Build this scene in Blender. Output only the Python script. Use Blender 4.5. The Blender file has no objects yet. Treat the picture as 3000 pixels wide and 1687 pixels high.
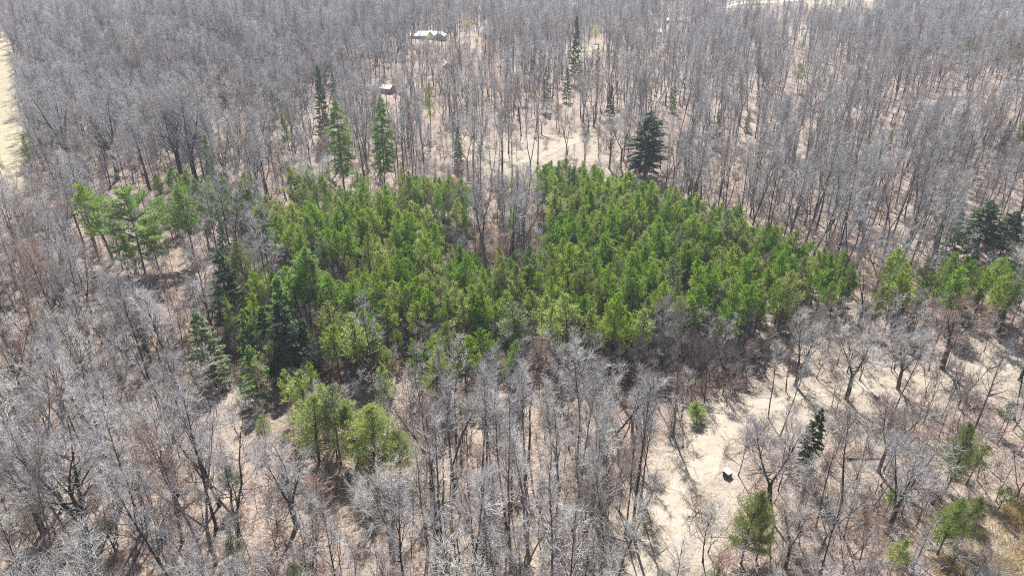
import bpy, math, random
import numpy as np
from mathutils import Vector, Matrix
R = math.radians
random.seed(7)
SC = bpy.context.scene
COL = SC.collection

# ------------------------------------------------------------------ camera
CAMH = 75.0
PITCH = R(27.7)
F3 = 2027.0                      # focal length in pixels of the 3000 px wide photograph
cam_d = bpy.data.cameras.new('camera'); cam = bpy.data.objects.new('camera', cam_d); COL.objects.link(cam)
cam.location = (0, 0, CAMH); cam.rotation_euler = (R(90) - PITCH, 0, 0)
cam_d.sensor_width = 36.0; cam_d.lens = 36.0 * F3 / 3000.0
cam_d.clip_start = 0.5; cam_d.clip_end = 6000
SC.camera = cam
SC.render.resolution_x = 1024; SC.render.resolution_y = 575

# ------------------------------------------------------------------ light
SUN_EL = R(53.0); SUN_AZ = R(-4.0)          # azimuth measured from +Y (straight ahead), negative = left
w = bpy.data.worlds.new('World'); SC.world = w; w.use_nodes = True
nt = w.node_tree; nt.nodes.clear()
sky = nt.nodes.new('ShaderNodeTexSky'); sky.sky_type = 'NISHITA'; sky.sun_disc = False
sky.sun_elevation = SUN_EL; sky.sun_rotation = SUN_AZ; sky.air_density = 1.0; sky.dust_density = 1.2; sky.ozone_density = 1.0
bg = nt.nodes.new('ShaderNodeBackground'); bg.inputs[1].default_value = 0.056
out = nt.nodes.new('ShaderNodeOutputWorld')
nt.links.new(sky.outputs[0], bg.inputs[0]); nt.links.new(bg.outputs[0], out.inputs[0])
sd = bpy.data.lights.new('sun', 'SUN'); sd.energy = 5.0; sd.angle = R(0.5); sd.color = (1.0, 0.975, 0.94)
sun = bpy.data.objects.new('sun', sd); COL.objects.link(sun)
sdir = Vector((math.sin(SUN_AZ) * math.cos(SUN_EL), math.cos(SUN_AZ) * math.cos(SUN_EL), math.sin(SUN_EL)))
sun.rotation_euler = sdir.to_track_quat('Z', 'Y').to_euler(); sun.location = (0, 100, 200)
SC.view_settings.view_transform = 'Standard'; SC.view_settings.look = 'None'
SC.view_settings.exposure = 1.22; SC.view_settings.gamma = 1.0
SC.render.engine = 'CYCLES'
SC.cycles.use_denoising = False; SC.cycles.use_adaptive_sampling = False; SC.cycles.filter_width = 1.1
SC.cycles.max_bounces = 6; SC.cycles.diffuse_bounces = 3; SC.cycles.transmission_bounces = 3
SC.cycles.volume_bounces = 0; SC.cycles.transparent_max_bounces = 8

# ------------------------------------------------------------------ geometry of the view
CF = (0.0, math.cos(PITCH), -math.sin(PITCH)); CU = (0.0, math.sin(PITCH), math.cos(PITCH))
def proj(x, y, z):
    dz = z - CAMH
    d = y * CF[1] + dz * CF[2]
    if d < 1: d = 1
    u = y * CU[1] + dz * CU[2]
    return 1500 + F3 * x / d, 843.5 - F3 * u / d, d

def gs(x, y, cx, cy, sx, sy, a): return a * math.exp(-((x - cx) / sx) ** 2 - ((y - cy) / sy) ** 2)
def terrain(x, y):
    z = 1.1 * math.sin(x * 0.021 + 1.0) * math.cos(y * 0.017) + 0.7 * math.sin(x * 0.047 - y * 0.031 + 2)
    z += 0.35 * math.sin(x * 0.13 + y * 0.09) * math.sin(y * 0.11 - x * 0.04)
    z += gs(x, y, -190, 400, 120, 70, 17)           # wooded knoll upper left
    z += gs(x, y, -60, 470, 90, 60, 5)
    z += gs(x, y, 120, 620, 160, 50, -6)
    z += gs(x, y, 260, 330, 110, 80, 6)
    z += gs(x, y, -62, 112, 26, 30, -5)             # gully lower left
    z += gs(x, y, -75, 165, 30, 40, -4)
    if y > 640: z += min(1.0, (y - 640) / 900.0) * 40
    return z

def at(px, py):
    dx = (px - 1500) / F3; du = (843.5 - py) / F3
    d = Vector((dx, CF[1] + du * CU[1], CF[2] + du * CU[2]))
    t = 20.0
    while t < 3000:
        p = Vector((0, 0, CAMH)) + d * t
        if p.z < terrain(p.x, p.y):
            lo = t - max(0.5, t * .01); hi = t
            for _ in range(12):
                m = (lo + hi) / 2; p = Vector((0, 0, CAMH)) + d * m
                if p.z < terrain(p.x, p.y): hi = m
                else: lo = m
            return p.x, p.y, terrain(p.x, p.y)
        t += max(0.5, t * .01)
    return p.x, p.y, terrain(p.x, p.y)

def height_for(x, y, z, toppy):
    lo, hi = 0.3, 60.0
    for _ in range(24):
        m = (lo + hi) / 2
        if proj(x, y, z + m)[1] > toppy: lo = m
        else: hi = m
    return lo

def inpoly(px, py, P):
    c = False; j = len(P) - 1
    for i in range(len(P)):
        xi, yi = P[i]; xj, yj = P[j]
        if (yi > py) != (yj > py) and px < (xj - xi) * (py - yi) / (yj - yi) + xi: c = not c
        j = i
    return c
def sc(P, k=3000 / 2576): return [(a * k, b * k) for a, b in P]

# ------------------------------------------------------------------ materials
def newmat(name):
    m = bpy.data.materials.new(name); m.use_nodes = True
    n = m.node_tree; n.nodes.clear(); return m, n, n.nodes, n.links
def ramp(nodes, stops, interp='LINEAR'):
    r = nodes.new('ShaderNodeValToRGB'); r.color_ramp.interpolation = interp
    e = r.color_ramp.elements
    while len(e) < len(stops): e.new(0.5)
    for i, (p, c) in enumerate(stops): e[i].position = p; e[i].color = (*c, 1)
    return r
def noise(nodes, links, scale, detail=4, rough=0.55, vec=None):
    n = nodes.new('ShaderNodeTexNoise'); n.inputs['Scale'].default_value = scale
    n.inputs['Detail'].default_value = detail; n.inputs['Roughness'].default_value = rough
    if vec is not None: links.new(vec, n.inputs['Vector'])
    return n
def mixc(nodes, links, fac, a, b, mode='MIX'):
    m = nodes.new('ShaderNodeMix'); m.data_type = 'RGBA'; m.blend_type = mode
    for s, v in ((m.inputs[0], fac), (m.inputs[6], a), (m.inputs[7], b)):
        if hasattr(v, 'links'): links.new(v, s)
        elif isinstance(v, tuple): s.default_value = (*v, 1)
        else: s.default_value = v
    return m.outputs[2]
def shiny(nodes, links, col, rough=0.9, spec=0.1, bump=None):
    b = nodes.new('ShaderNodeBsdfPrincipled'); b.inputs['Roughness'].default_value = rough
    b.inputs['Specular IOR Level'].default_value = spec
    if hasattr(col, 'links'): links.new(col, b.inputs['Base Color'])
    else: b.inputs['Base Color'].default_value = (*col, 1)
    if bump is not None: links.new(bump, b.inputs['Normal'])
    return b

def ground_mat():
    m, n, N, L = newmat('leaf_litter_ground')
    geo = N.new('ShaderNodeNewGeometry'); pos = geo.outputs['Position']
    big = noise(N, L, 0.025, 4, 0.6, pos); mid = noise(N, L, 0.22, 5, 0.65, pos); fine = noise(N, L, 2.4, 5, 0.75, pos)
    r1 = ramp(N, [(0.30, (0.17, 0.125, 0.10)), (0.5, (0.29, 0.235, 0.195)), (0.72, (0.38, 0.32, 0.27))])
    L.new(mid.outputs[0], r1.inputs[0])
    r2 = ramp(N, [(0.36, (0.26, 0.19, 0.155)), (0.62, (0.345, 0.29, 0.24))]); L.new(big.outputs[0], r2.inputs[0])
    c = mixc(N, L, 0.45, r1.outputs[0], r2.outputs[0])
    rf = ramp(N, [(0.36, (0.16, 0.12, 0.09)), (0.50, (1, 1, 1)), (0.70, (1.35, 1.3, 1.25))]); L.new(fine.outputs[0], rf.inputs[0])
    c = mixc(N, L, 0.8, c, rf.outputs[0], 'MULTIPLY')
    a = N.new('ShaderNodeVertexColor'); a.layer_name = 'cover'
    sep = N.new('ShaderNodeSeparateColor'); L.new(a.outputs[0], sep.inputs[0])
    # R pale trampled grass / sand, G green-yellow meadow, B brown litter with painted pine shade
    nz = noise(N, L, 0.5, 5, 0.7, pos)
    def soft(ch):
        ad = N.new('ShaderNodeMath'); ad.operation = 'ADD'; L.new(sep.outputs[ch], ad.inputs[0]); 
        sb = N.new('ShaderNodeMath'); sb.operation = 'SUBTRACT'; L.new(nz.outputs[0], sb.inputs[0]); sb.inputs[1].default_value = 0.5
        L.new(sb.outputs[0], ad.inputs[1])
        mr = N.new('ShaderNodeMapRange'); mr.inputs[1].default_value = 0.3; mr.inputs[2].default_value = 0.62
        L.new(ad.outputs[0], mr.inputs[0])
        mu = N.new('ShaderNodeMath'); mu.operation = 'MULTIPLY'; L.new(mr.outputs[0], mu.inputs[0]); 
        g = N.new('ShaderNodeMath'); g.operation = 'GREATER_THAN'; g.inputs[1].default_value = 0.02; L.new(sep.outputs[ch], g.inputs[0])
        L.new(g.outputs[0], mu.inputs[1]); return mu.outputs[0]
    rs = ramp(N, [(0.3, (0.285, 0.24, 0.19)), (0.7, (0.37, 0.32, 0.26))]); L.new(mid.outputs[0], rs.inputs[0])
    sand = mixc(N, L, 0.35, rs.outputs[0], rf.outputs[0], 'MULTIPLY')
    rg = ramp(N, [(0.3, (0.27, 0.24, 0.15)), (0.5, (0.35, 0.31, 0.21)), (0.75, (0.42, 0.36, 0.26))]); L.new(mid.outputs[0], rg.inputs[0])
    c = mixc(N, L, soft(0), c, sand)
    c = mixc(N, L, soft(1), c, rg.outputs[0])
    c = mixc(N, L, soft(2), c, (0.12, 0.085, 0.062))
    bp = N.new('ShaderNodeBump'); bp.inputs['Strength'].default_value = 0.9; bp.inputs['Distance'].default_value = 0.25; L.new(fine.outputs[0], bp.inputs['Height'])
    b = shiny(N, L, c, 0.95, 0.05, bp.outputs[0]); o = N.new('ShaderNodeOutputMaterial'); L.new(b.outputs[0], o.inputs[0])
    return m

def sand_mat(name, c0, c1):
    m, n, N, L = newmat(name)
    geo = N.new('ShaderNodeNewGeometry'); pos = geo.outputs['Position']
    a = noise(N, L, 0.6, 5, 0.65, pos); f = noise(N, L, 4.0, 4, 0.7, pos)
    r = ramp(N, [(0.35, c0), (0.65, c1)]); L.new(a.outputs[0], r.inputs[0])
    rf = ramp(N, [(0.35, (0.55, 0.5, 0.45)), (0.55, (1, 1, 1))]); L.new(f.outputs[0], rf.inputs[0])
    c = mixc(N, L, 0.5, r.outputs[0], rf.outputs[0], 'MULTIPLY')
    bp = N.new('ShaderNodeBump'); bp.inputs['Strength'].default_value = 0.5; bp.inputs['Distance'].default_value = 0.1; L.new(f.outputs[0], bp.inputs['Height'])
    b = shiny(N, L, c, 0.95, 0.05, bp.outputs[0]); o = N.new('ShaderNodeOutputMaterial'); L.new(b.outputs[0], o.inputs[0])
    return m

def bark_mat(name, stops):
    m, n, N, L = newmat(name)
    oi = N.new('ShaderNodeObjectInfo'); r = ramp(N, stops); L.new(oi.outputs['Random'], r.inputs[0])
    tc = N.new('ShaderNodeTexCoord'); nz = noise(N, L, 3.0, 5, 0.7, tc.outputs['Object'])
    rf = ramp(N, [(0.32, (0.45, 0.42, 0.40)), (0.6, (1.1, 1.08, 1.05))]); L.new(nz.outputs[0], rf.inputs[0])
    c = mixc(N, L, 0.8, r.outputs[0], rf.outputs[0], 'MULTIPLY')
    b = shiny(N, L, c, 0.9, 0.15); o = N.new('ShaderNodeOutputMaterial'); L.new(b.outputs[0], o.inputs[0])
    return m

def leaf_mat(name, stops, trans=0.35):
    m, n, N, L = newmat(name)
    oi = N.new('ShaderNodeObjectInfo'); r = ramp(N, stops); L.new(oi.outputs['Random'], r.inputs[0])
    tc = N.new('ShaderNodeTexCoord'); nz = noise(N, L, 0.9, 4, 0.7, tc.outputs['Object'])
    rf = ramp(N, [(0.35, (0.62, 0.72, 0.72)), (0.65, (1.2, 1.12, 0.95))]); L.new(nz.outputs[0], rf.inputs[0])
    c = mixc(N, L, 0.85, r.outputs[0], rf.outputs[0], 'MULTIPLY')
    b = shiny(N, L, c, 0.55, 0.3)
    t = N.new('ShaderNodeBsdfTranslucent'); L.new(c, t.inputs[0])
    mx = N.new('ShaderNodeMixShader'); mx.inputs[0].default_value = trans
    L.new(b.outputs[0], mx.inputs[1]); L.new(t.outputs[0], mx.inputs[2])
    o = N.new('ShaderNodeOutputMaterial'); L.new(mx.outputs[0], o.inputs[0]); return m

def plain(name, c0, c1, scale=2.0, rough=0.8):
    m, n, N, L = newmat(name)
    tc = N.new('ShaderNodeTexCoord'); nz = noise(N, L, scale, 5, 0.6, tc.outputs['Object'])
    r = ramp(N, [(0.35, c0), (0.65, c1)]); L.new(nz.outputs[0], r.inputs[0])
    b = shiny(N, L, r.outputs[0], rough, 0.3); o = N.new('ShaderNodeOutputMaterial'); L.new(b.outputs[0], o.inputs[0]); return m

M = {}
M['ground'] = ground_mat()
M['track'] = sand_mat('pale_track_dirt', (0.31, 0.265, 0.21), (0.40, 0.35, 0.285))
M['gravel'] = sand_mat('white_gravel', (0.66, 0.63, 0.58), (0.82, 0.80, 0.76))
M['meadow'] = sand_mat('meadow_grass', (0.36, 0.40, 0.18), (0.50, 0.50, 0.28))
M['bark'] = bark_mat('grey_bark', [(0.0, (0.055, 0.046, 0.043)), (0.45, (0.09, 0.078, 0.074)), (0.8, (0.17, 0.15, 0.14)), (1.0, (0.26, 0.24, 0.225))])
M['barkdark'] = bark_mat('dark_bark', [(0.0, (0.05, 0.04, 0.035)), (1.0, (0.11, 0.085, 0.07))])
M['barkpale'] = bark_mat('pale_bark', [(0.0, (0.34, 0.32, 0.29)), (1.0, (0.52, 0.50, 0.46))])
M['twig'] = bark_mat('grey_twigs', [(0.0, (0.28, 0.235, 0.21)), (0.3, (0.42, 0.395, 0.395)), (0.7, (0.525, 0.52, 0.535)), (1.0, (0.64, 0.63, 0.62))])
M['twigred'] = bark_mat('reddish_twigs', [(0.0, (0.40, 0.27, 0.22)), (1.0, (0.52, 0.38, 0.31))])
M['twigpale'] = bark_mat('pale_twigs', [(0.0, (0.58, 0.57, 0.53)), (1.0, (0.72, 0.71, 0.68))])
M['twigbrown'] = bark_mat('brown_twigs', [(0.0, (0.22, 0.17, 0.14)), (1.0, (0.36, 0.29, 0.24))])
M['twigdark'] = bark_mat('dark_twigs', [(0.0, (0.13, 0.11, 0.105)), (1.0, (0.27, 0.25, 0.25))])  # grey twigs darkened, thicket shade put into their colour
M['pine'] = leaf_mat('young_pine_needles', [(0.0, (0.15, 0.27, 0.035)), (0.4, (0.23, 0.365, 0.042)), (0.7, (0.33, 0.43, 0.065)), (0.88, (0.30, 0.33, 0.10)), (1.0, (0.42, 0.45, 0.16))], 0.42)
M['white_pine'] = leaf_mat('white_pine_needles', [(0.0, (0.23, 0.38, 0.085)), (1.0, (0.31, 0.45, 0.12))], 0.4)
M['pale_pine'] = leaf_mat('pale_pine_needles', [(0.0, (0.28, 0.40, 0.13)), (1.0, (0.34, 0.45, 0.16))], 0.4)
M['spruce'] = leaf_mat('dark_spruce_needles', [(0.0, (0.05, 0.10, 0.03)), (1.0, (0.085, 0.15, 0.045))], 0.2)
M['blue'] = leaf_mat('grey_green_needles', [(0.0, (0.22, 0.28, 0.15)), (1.0, (0.30, 0.35, 0.20))], 0.3)
M['bright'] = leaf_mat('yellow_green_needles', [(0.0, (0.33, 0.42, 0.12)), (1.0, (0.45, 0.50, 0.18))], 0.45)
M['olive'] = leaf_mat('olive_needles', [(0.0, (0.22, 0.27, 0.08)), (1.0, (0.30, 0.33, 0.12))], 0.35)
M['yellow'] = leaf_mat('yellow_green_leaves', [(0.0, (0.50, 0.50, 0.14)), (1.0, (0.58, 0.56, 0.20))], 0.45)
M['roof'] = plain('white_metal_roof', (0.78, 0.78, 0.78), (0.86, 0.86, 0.86), 1.0, 0.5)
M['greywall'] = plain('grey_siding', (0.30, 0.32, 0.34), (0.38, 0.40, 0.42))
M['redwall'] = plain('red_brown_boards', (0.13, 0.05, 0.04), (0.20, 0.08, 0.065))
M['glass'] = plain('dark_window_glass', (0.02, 0.025, 0.03), (0.04, 0.05, 0.06), 1, 0.1)
M['trim'] = plain('white_trim', (0.7, 0.7, 0.68), (0.8, 0.8, 0.78))
M['darkwood'] = plain('weathered_dark_boards', (0.06, 0.045, 0.04), (0.14, 0.11, 0.09), 6)
M['whitecap'] = plain('white_painted_lid', (0.80, 0.80, 0.78), (0.88, 0.88, 0.87), 3, 0.5)

# ------------------------------------------------------------------ mesh helpers
def mesh_np(name, V, Fq, mats, smooth=False, sizes=None):
    me = bpy.data.meshes.new(name)
    V = np.asarray(V, dtype=np.float32); 
    idx = np.concatenate([np.asarray(f, dtype=np.int32).ravel() for f in Fq])
    tot = np.concatenate([np.full(len(f), np.asarray(f).shape[1], dtype=np.int32) for f in Fq])
    st = np.concatenate([[0], np.cumsum(tot)[:-1]]).astype(np.int32)
    me.vertices.add(len(V)); me.vertices.foreach_set('co', V.ravel())
    me.loops.add(len(idx)); me.loops.foreach_set('vertex_index', idx)
    me.polygons.add(len(tot)); me.polygons.foreach_set('loop_start', st)
    if smooth: me.polygons.foreach_set('use_smooth', np.ones(len(tot), dtype=bool))
    me.update(calc_edges=True); me.validate()
    for m in mats: me.materials.append(m)
    return me

def tubes(segs, k):
    """segs: list of (p0,p1,r0,r1) -> verts, quad faces"""
    A = np.array([[*s[0], *s[1], s[2], s[3]] for s in segs], dtype=np.float64)
    p0 = A[:, 0:3]; p1 = A[:, 3:6]; r0 = A[:, 6:7]; r1 = A[:, 7:8]
    d = p1 - p0; d /= np.maximum(np.linalg.norm(d, axis=1, keepdims=True), 1e-6)
    ref = np.where(np.abs(d[:, 2:3]) < 0.9, np.array([[0, 0, 1.0]]), np.array([[1.0, 0, 0]]))
    a = np.cross(d, ref); a /= np.linalg.norm(a, axis=1, keepdims=True); b = np.cross(d, a)
    n = len(A); V = np.zeros((n, 2 * k, 3))
    for i in range(k):
        t = 2 * math.pi * i / k; o = a * math.cos(t) + b * math.sin(t)
        V[:, i] = p0 + o * r0; V[:, k + i] = p1 + o * r1
    base = (np.arange(n) * 2 * k)[:, None]
    Fs = []
    for i in range(k):
        j = (i + 1) % k; Fs.append(base + np.array([[i, j, k + j, k + i]]))
    return V.reshape(-1, 3), np.concatenate(Fs)

def merge(parts):
    Vs = []; Fs = []; o = 0
    for V, Fc in parts:
        Vs.append(V); Fs.append(Fc + o); o += len(V)
    return np.concatenate(Vs), Fs

def rv(rng, s=1.0): return Vector((rng.gauss(0, s), rng.gauss(0, s), rng.gauss(0, s)))
def poly(rng, p, d, L, n, wob, up, r0, r1, out):
    """wandering branch; appends segments to out, returns nodes [(pos, dir, radius)]"""
    nodes = []
    for i in range(n):
        d = (d + rv(rng, wob) + Vector((0, 0, up))).normalized()
        q = p + d * (L / n); ra = r0 + (r1 - r0) * i / n; rb = r0 + (r1 - r0) * (i + 1) / n
        out.append((p, q, ra, rb)); nodes.append((q, d.copy(), rb)); p = q
    return nodes
def perp(rng, d, ang):
    """direction at angle ang from d, random around it"""
    r = rv(rng); r = (r - d * r.dot(d))
    if r.length < 1e-4: r = Vector((1, 0, 0))
    r.normalize(); return (d * math.cos(ang) + r * math.sin(ang)).normalized()

def bare_tree(seed, H=24, cb=0.45, spread=4.0, nb=26, ang=(28, 50), tr=0.24, fork=0, twigs=3, tl=0.9, tw=0.013, wob=0.10, lowdead=0, sub=6):
    """returns (trunk mesh data, crown mesh data): trunk + limbs / fine branches and twigs"""
    rng = random.Random(seed)
    trunk = []; limbs = []; fine = []; tws = []
    leaders = []
    base = Vector((0, 0, -0.4))
    if fork:
        fh = H * rng.uniform(0.16, 0.38)
        nodes = poly(rng, base, Vector((0, 0, 1)), fh + 0.4, 4, 0.03, 0.05, tr * 1.25, tr * 0.95, trunk)
        a0 = rng.uniform(0, 6.28)
        for k in range(fork):
            a = a0 + k * 6.28 / fork + rng.uniform(-.4, .4); t = R(rng.uniform(14, 36))
            d = Vector((math.cos(a) * math.sin(t), math.sin(a) * math.sin(t), math.cos(t)))
            ns = poly(rng, nodes[-1][0], d, (H - fh) * rng.uniform(0.82, 1.0), 9, 0.07, 0.07, tr * 0.62, 0.02, trunk)
            leaders.append((ns, fh))
    else:
        ns = poly(rng, base, Vector((rng.uniform(-.05, .05), rng.uniform(-.05, .05), 1)).normalized(), H + 0.4, 13, 0.028, 0.03, tr, 0.02, trunk)
        leaders.append((ns, 0))
    trunk.append((base, Vector((0, 0, 0.7)), tr * 1.9, tr * 1.02))
    for ns, _ in leaders:
        m = max(3, nb // len(leaders))
        zb = H * cb
        cand = [n for n in ns if n[0].z > zb]
        for i in range(m):
            f = (i + rng.random()) / m
            z = zb + (H * 0.97 - zb) * f
            # position on leader
            best = None
            for (a, b) in zip(ns[:-1], ns[1:]):
                if a[0].z <= z <= b[0].z:
                    t = (z - a[0].z) / max(1e-3, b[0].z - a[0].z); best = (a[0].lerp(b[0], t), b[1], a[2] * (1 - t) + b[2] * t); break
            if best is None: best = cand[rng.randrange(len(cand))] if cand else ns[-1]
            L = spread * (0.55 + 0.75 * math.sin(math.pi * min(1, 0.25 + 0.75 * f)) ) * rng.uniform(0.65, 1.15) * (1.0 - 0.35 * f)
            L = max(1.2, L * (1.0 if not fork else 0.8))
            d = perp(rng, best[1], R(rng.uniform(*ang) * (1.25 - 0.5 * f)))
            r = min(best[2] * 0.6, 0.028 * L + 0.012)
            bn = poly(rng, best[0], d, L, 5, wob, 0.10, r, 0.014, limbs)
            for s in range(sub):
                g = rng.uniform(0.25, 1.0); nd = bn[min(4, int(g * 5))]
                d2 = perp(rng, nd[1], R(rng.uniform(22, 52))); L2 = L * rng.uniform(0.25, 0.5)
                sn = poly(rng, nd[0], d2, L2, 3, 0.13, 0.09, min(nd[2], 0.03), 0.014, fine)
                for s3 in range(3):
                    n3 = sn[rng.randrange(3)]
                    d3 = perp(rng, n3[1], R(rng.uniform(18, 50))); L3 = max(0.5, L2 * rng.uniform(0.4, 0.7))
                    tn = poly(rng, n3[0], d3, L3, 2, 0.12, 0.1, 0.016, 0.010, fine)
                    for s4 in range(twigs):
                        n4 = tn[rng.randrange(2)]
                        d4 = (perp(rng, n4[1], R(rng.uniform(10, 48))) + Vector((0, 0, 0.12))).normalized()
                        l4 = tl * rng.uniform(0.5, 1.2)
                        tws.append((n4[0], n4[0] + d4 * l4, tw, tw * 0.25))
    for i in range(lowdead):
        z = rng.uniform(0.12, max(cb, 0.2)) * H; a = rng.uniform(0, 6.28)
        d = Vector((math.cos(a), math.sin(a), rng.uniform(-.1, .5))).normalized()
        dn = poly(rng, Vector((0, 0, z)), d, rng.uniform(0.8, 2.2), 3, 0.15, 0, 0.022, 0.007, fine)
        for q in range(3): tws.append((dn[q][0], dn[q][0] + perp(rng, dn[q][1], 0.6) * 0.6, tw, tw * .3))
    T = merge([tubes(trunk, 7), tubes(limbs, 4)])
    C = merge([tubes(fine, 3), tubes(tws, 3)])
    return T, C

def shrub_tree(seed, H=3.0, stems=9, spread=1.0, twigs=4):
    rng = random.Random(seed); st = []; fine = []
    for i in range(stems):
        a = rng.uniform(0, 6.28); t = R(rng.uniform(5, 42)) * spread
        d = Vector((math.cos(a) * math.sin(t), math.sin(a) * math.sin(t), math.cos(t)))
        p = Vector((rng.uniform(-.3, .3), rng.uniform(-.3, .3), -0.15))
        ns = poly(rng, p, d, H * rng.uniform(0.6, 1.1), 5, 0.12, 0.05, 0.03, 0.012, st)
        for n in ns[1:]:
            for k in range(3):
                sn = poly(rng, n[0], perp(rng, n[1], R(rng.uniform(20, 60))), H * rng.uniform(.18, .36), 2, 0.15, 0.05, 0.013, 0.008, fine)
                for q in range(twigs):
                    m = sn[rng.randrange(2)]; dd = perp(rng, m[1], R(rng.uniform(10, 60)))
                    fine.append((m[0], m[0] + dd * H * rng.uniform(.08, .2), 0.011, 0.004))
    return merge([tubes(st, 4)]), merge([tubes(fine, 3)])

def tufts(T, seed):
    """T: list of (pos, dir, length, width): each an elongated diamond leaf-clump face pair"""
    A = np.array([[*t[0], *t[1], t[2], t[3]] for t in T]); rs = np.random.RandomState(seed)
    p = A[:, 0:3]; d = A[:, 3:6]; l = A[:, 6:7]; w_ = A[:, 7:8]
    r = rs.normal(size=p.shape); s = np.cross(d, r); s /= np.maximum(1e-6, np.linalg.norm(s, axis=1, keepdims=True))
    n = len(A); V = np.zeros((n, 4, 3)); V[:, 0] = p; V[:, 2] = p + d * l
    mid = p + d * l * 0.45; u = np.cross(d, s) * w_ * 0.35
    V[:, 1] = mid + s * w_ + u; V[:, 3] = mid - s * w_ + u
    base = (np.arange(n) * 4)[:, None]
    return V.reshape(-1, 3), base + np.array([[0, 1, 2, 3]])

def conifer(seed, H=11, cb=0.35, rad=2.0, style='pine', nb=60, dens=1.0, tl=0.42, tw=0.07, dead=14, shape=1.0):
    rng = random.Random(seed); trunk = []; limbs = []; T = []
    tr = 0.011 * H + 0.03
    ns = poly(rng, Vector((0, 0, -0.3)), Vector((rng.uniform(-.06, .06), rng.uniform(-.06, .06), 1)).normalized(), H + 0.3, 12, 0.03 if style == 'pine' else 0.012, 0.05, tr, 0.015, trunk)
    def onT(z):
        for (a, b) in zip(ns[:-1], ns[1:]):
            if a[0].z <= z <= b[0].z:
                t = (z - a[0].z) / (b[0].z - a[0].z); return a[0].lerp(b[0], t)
        return ns[-1][0] if z > H / 2 else Vector((0, 0, z))
    for i in range(nb):
        f = (i + rng.random()) / nb                     # 0 = bottom of the crown
        if style == 'tier': f = (int(f * 11) + rng.uniform(0, 0.22)) / 11.0
        if style == 'flat': f = (int(f * 8) + rng.uniform(0, 0.25)) / 8.0
        z = H * (cb + (1 - cb) * f * 0.985)
        if style in ('spruce',): env = (1 - f) ** 0.85 * 1.0 + 0.05
        elif style == 'hemlock': env = min(1, (1 - f) * 2.1) ** 0.7 * (0.75 + 0.25 * min(1, f * 4))
        elif style == 'round': env = math.sqrt(max(0.02, 1 - (f * 1.7 - 0.75) ** 2)) if f < 0.999 else 0.2
        elif style in ('tier', 'flat'): env = (min(1, (1 - f) * 1.7) ** 0.8) * (0.6 + 0.4 * min(1, f * 3))
        else: env = ((1 - f) ** 0.8 + 0.04) * 1.25 * (0.5 + 0.5 * min(1, f * 3.5))
        L = max(0.3, rad * env * shape * rng.uniform(0.55, 1.2))
        a = rng.uniform(0, 6.28)
        el = {'pine': rng.uniform(0, 45) + 20 * f, 'spruce': rng.uniform(-22, 5) + 25 * f, 'hemlock': rng.uniform(-18, 12) + 20 * f, 'round': rng.uniform(0, 40) + 15 * f, 'tier': rng.uniform(2, 16) + 22 * f, 'flat': rng.uniform(-4, 14) + 22 * f}[style]
        d = Vector((math.cos(a) * math.cos(R(el)), math.sin(a) * math.cos(R(el)), math.sin(R(el))))
        up = {'pine': 0.08, 'spruce': 0.02, 'hemlock': -0.06, 'round': 0.08, 'tier': 0.05, 'flat': 0.02}[style]
        bn = poly(rng, onT(z), d, L, 4, 0.09, up, 0.012 + 0.012 * L, 0.008, limbs)
        pts = [(onT(z), d)] + [(q, dd) for q, dd, _ in bn]
        cnt = int((6 + 13 * L) * dens)
        for k in range(cnt):
            g = rng.uniform(0.22, 1.0) ** 0.8; s = g * 4; j = min(3, int(s)); t = s - j
            p = pts[j][0].lerp(pts[j + 1][0], t); bd = pts[j + 1][1]
            side = perp(rng, bd, R(90)); 
            wide = {'pine': 0.42, 'spruce': 0.22, 'hemlock': 0.30, 'round': 0.42, 'tier': 0.36, 'flat': 0.75}[style] * (1.15 - 0.6 * g) * min(1.4, L * 0.6)
            if style in ('spruce', 'hemlock', 'tier', 'flat'): side.z *= 0.2
            p = p + side * wide * rng.random()
            if style == 'spruce' or style == 'hemlock': dr = (bd * 0.6 + side * 0.7 + Vector((0, 0, rng.uniform(-.55, .15)))).normalized()
            else: dr = (bd * 0.55 + side * 0.6 + Vector((0, 0, rng.uniform(0.0, .75)))).normalized()
            sz = rng.uniform(0.6, 1.25)
            T.append((p, dr, tl * sz, tw * sz))
    # leader tufts
    for k in range(10):
        T.append((ns[-1][0] - Vector((0, 0, rng.random() * 0.5)), perp(rng, Vector((0, 0, 1)), R(rng.uniform(5, 50))), tl * 0.9, tw))
    for i in range(dead):
        z = rng.uniform(0.1, cb + 0.12) * H; a = rng.uniform(0, 6.28)
        d = Vector((math.cos(a), math.sin(a), rng.uniform(-.25, .25))).normalized()
        dn = poly(rng, onT(z), d, rng.uniform(0.5, 0.75 * rad + 0.5), 3, 0.14, 0, 0.018, 0.007, limbs)
        for q in range(3): limbs.append((dn[q][0], dn[q][0] + perp(rng, dn[q][1], 0.7) * 0.45, 0.009, 0.004))
    return merge([tubes(trunk, 6), tubes(limbs, 3)]), merge([tufts(T, seed)])

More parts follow.
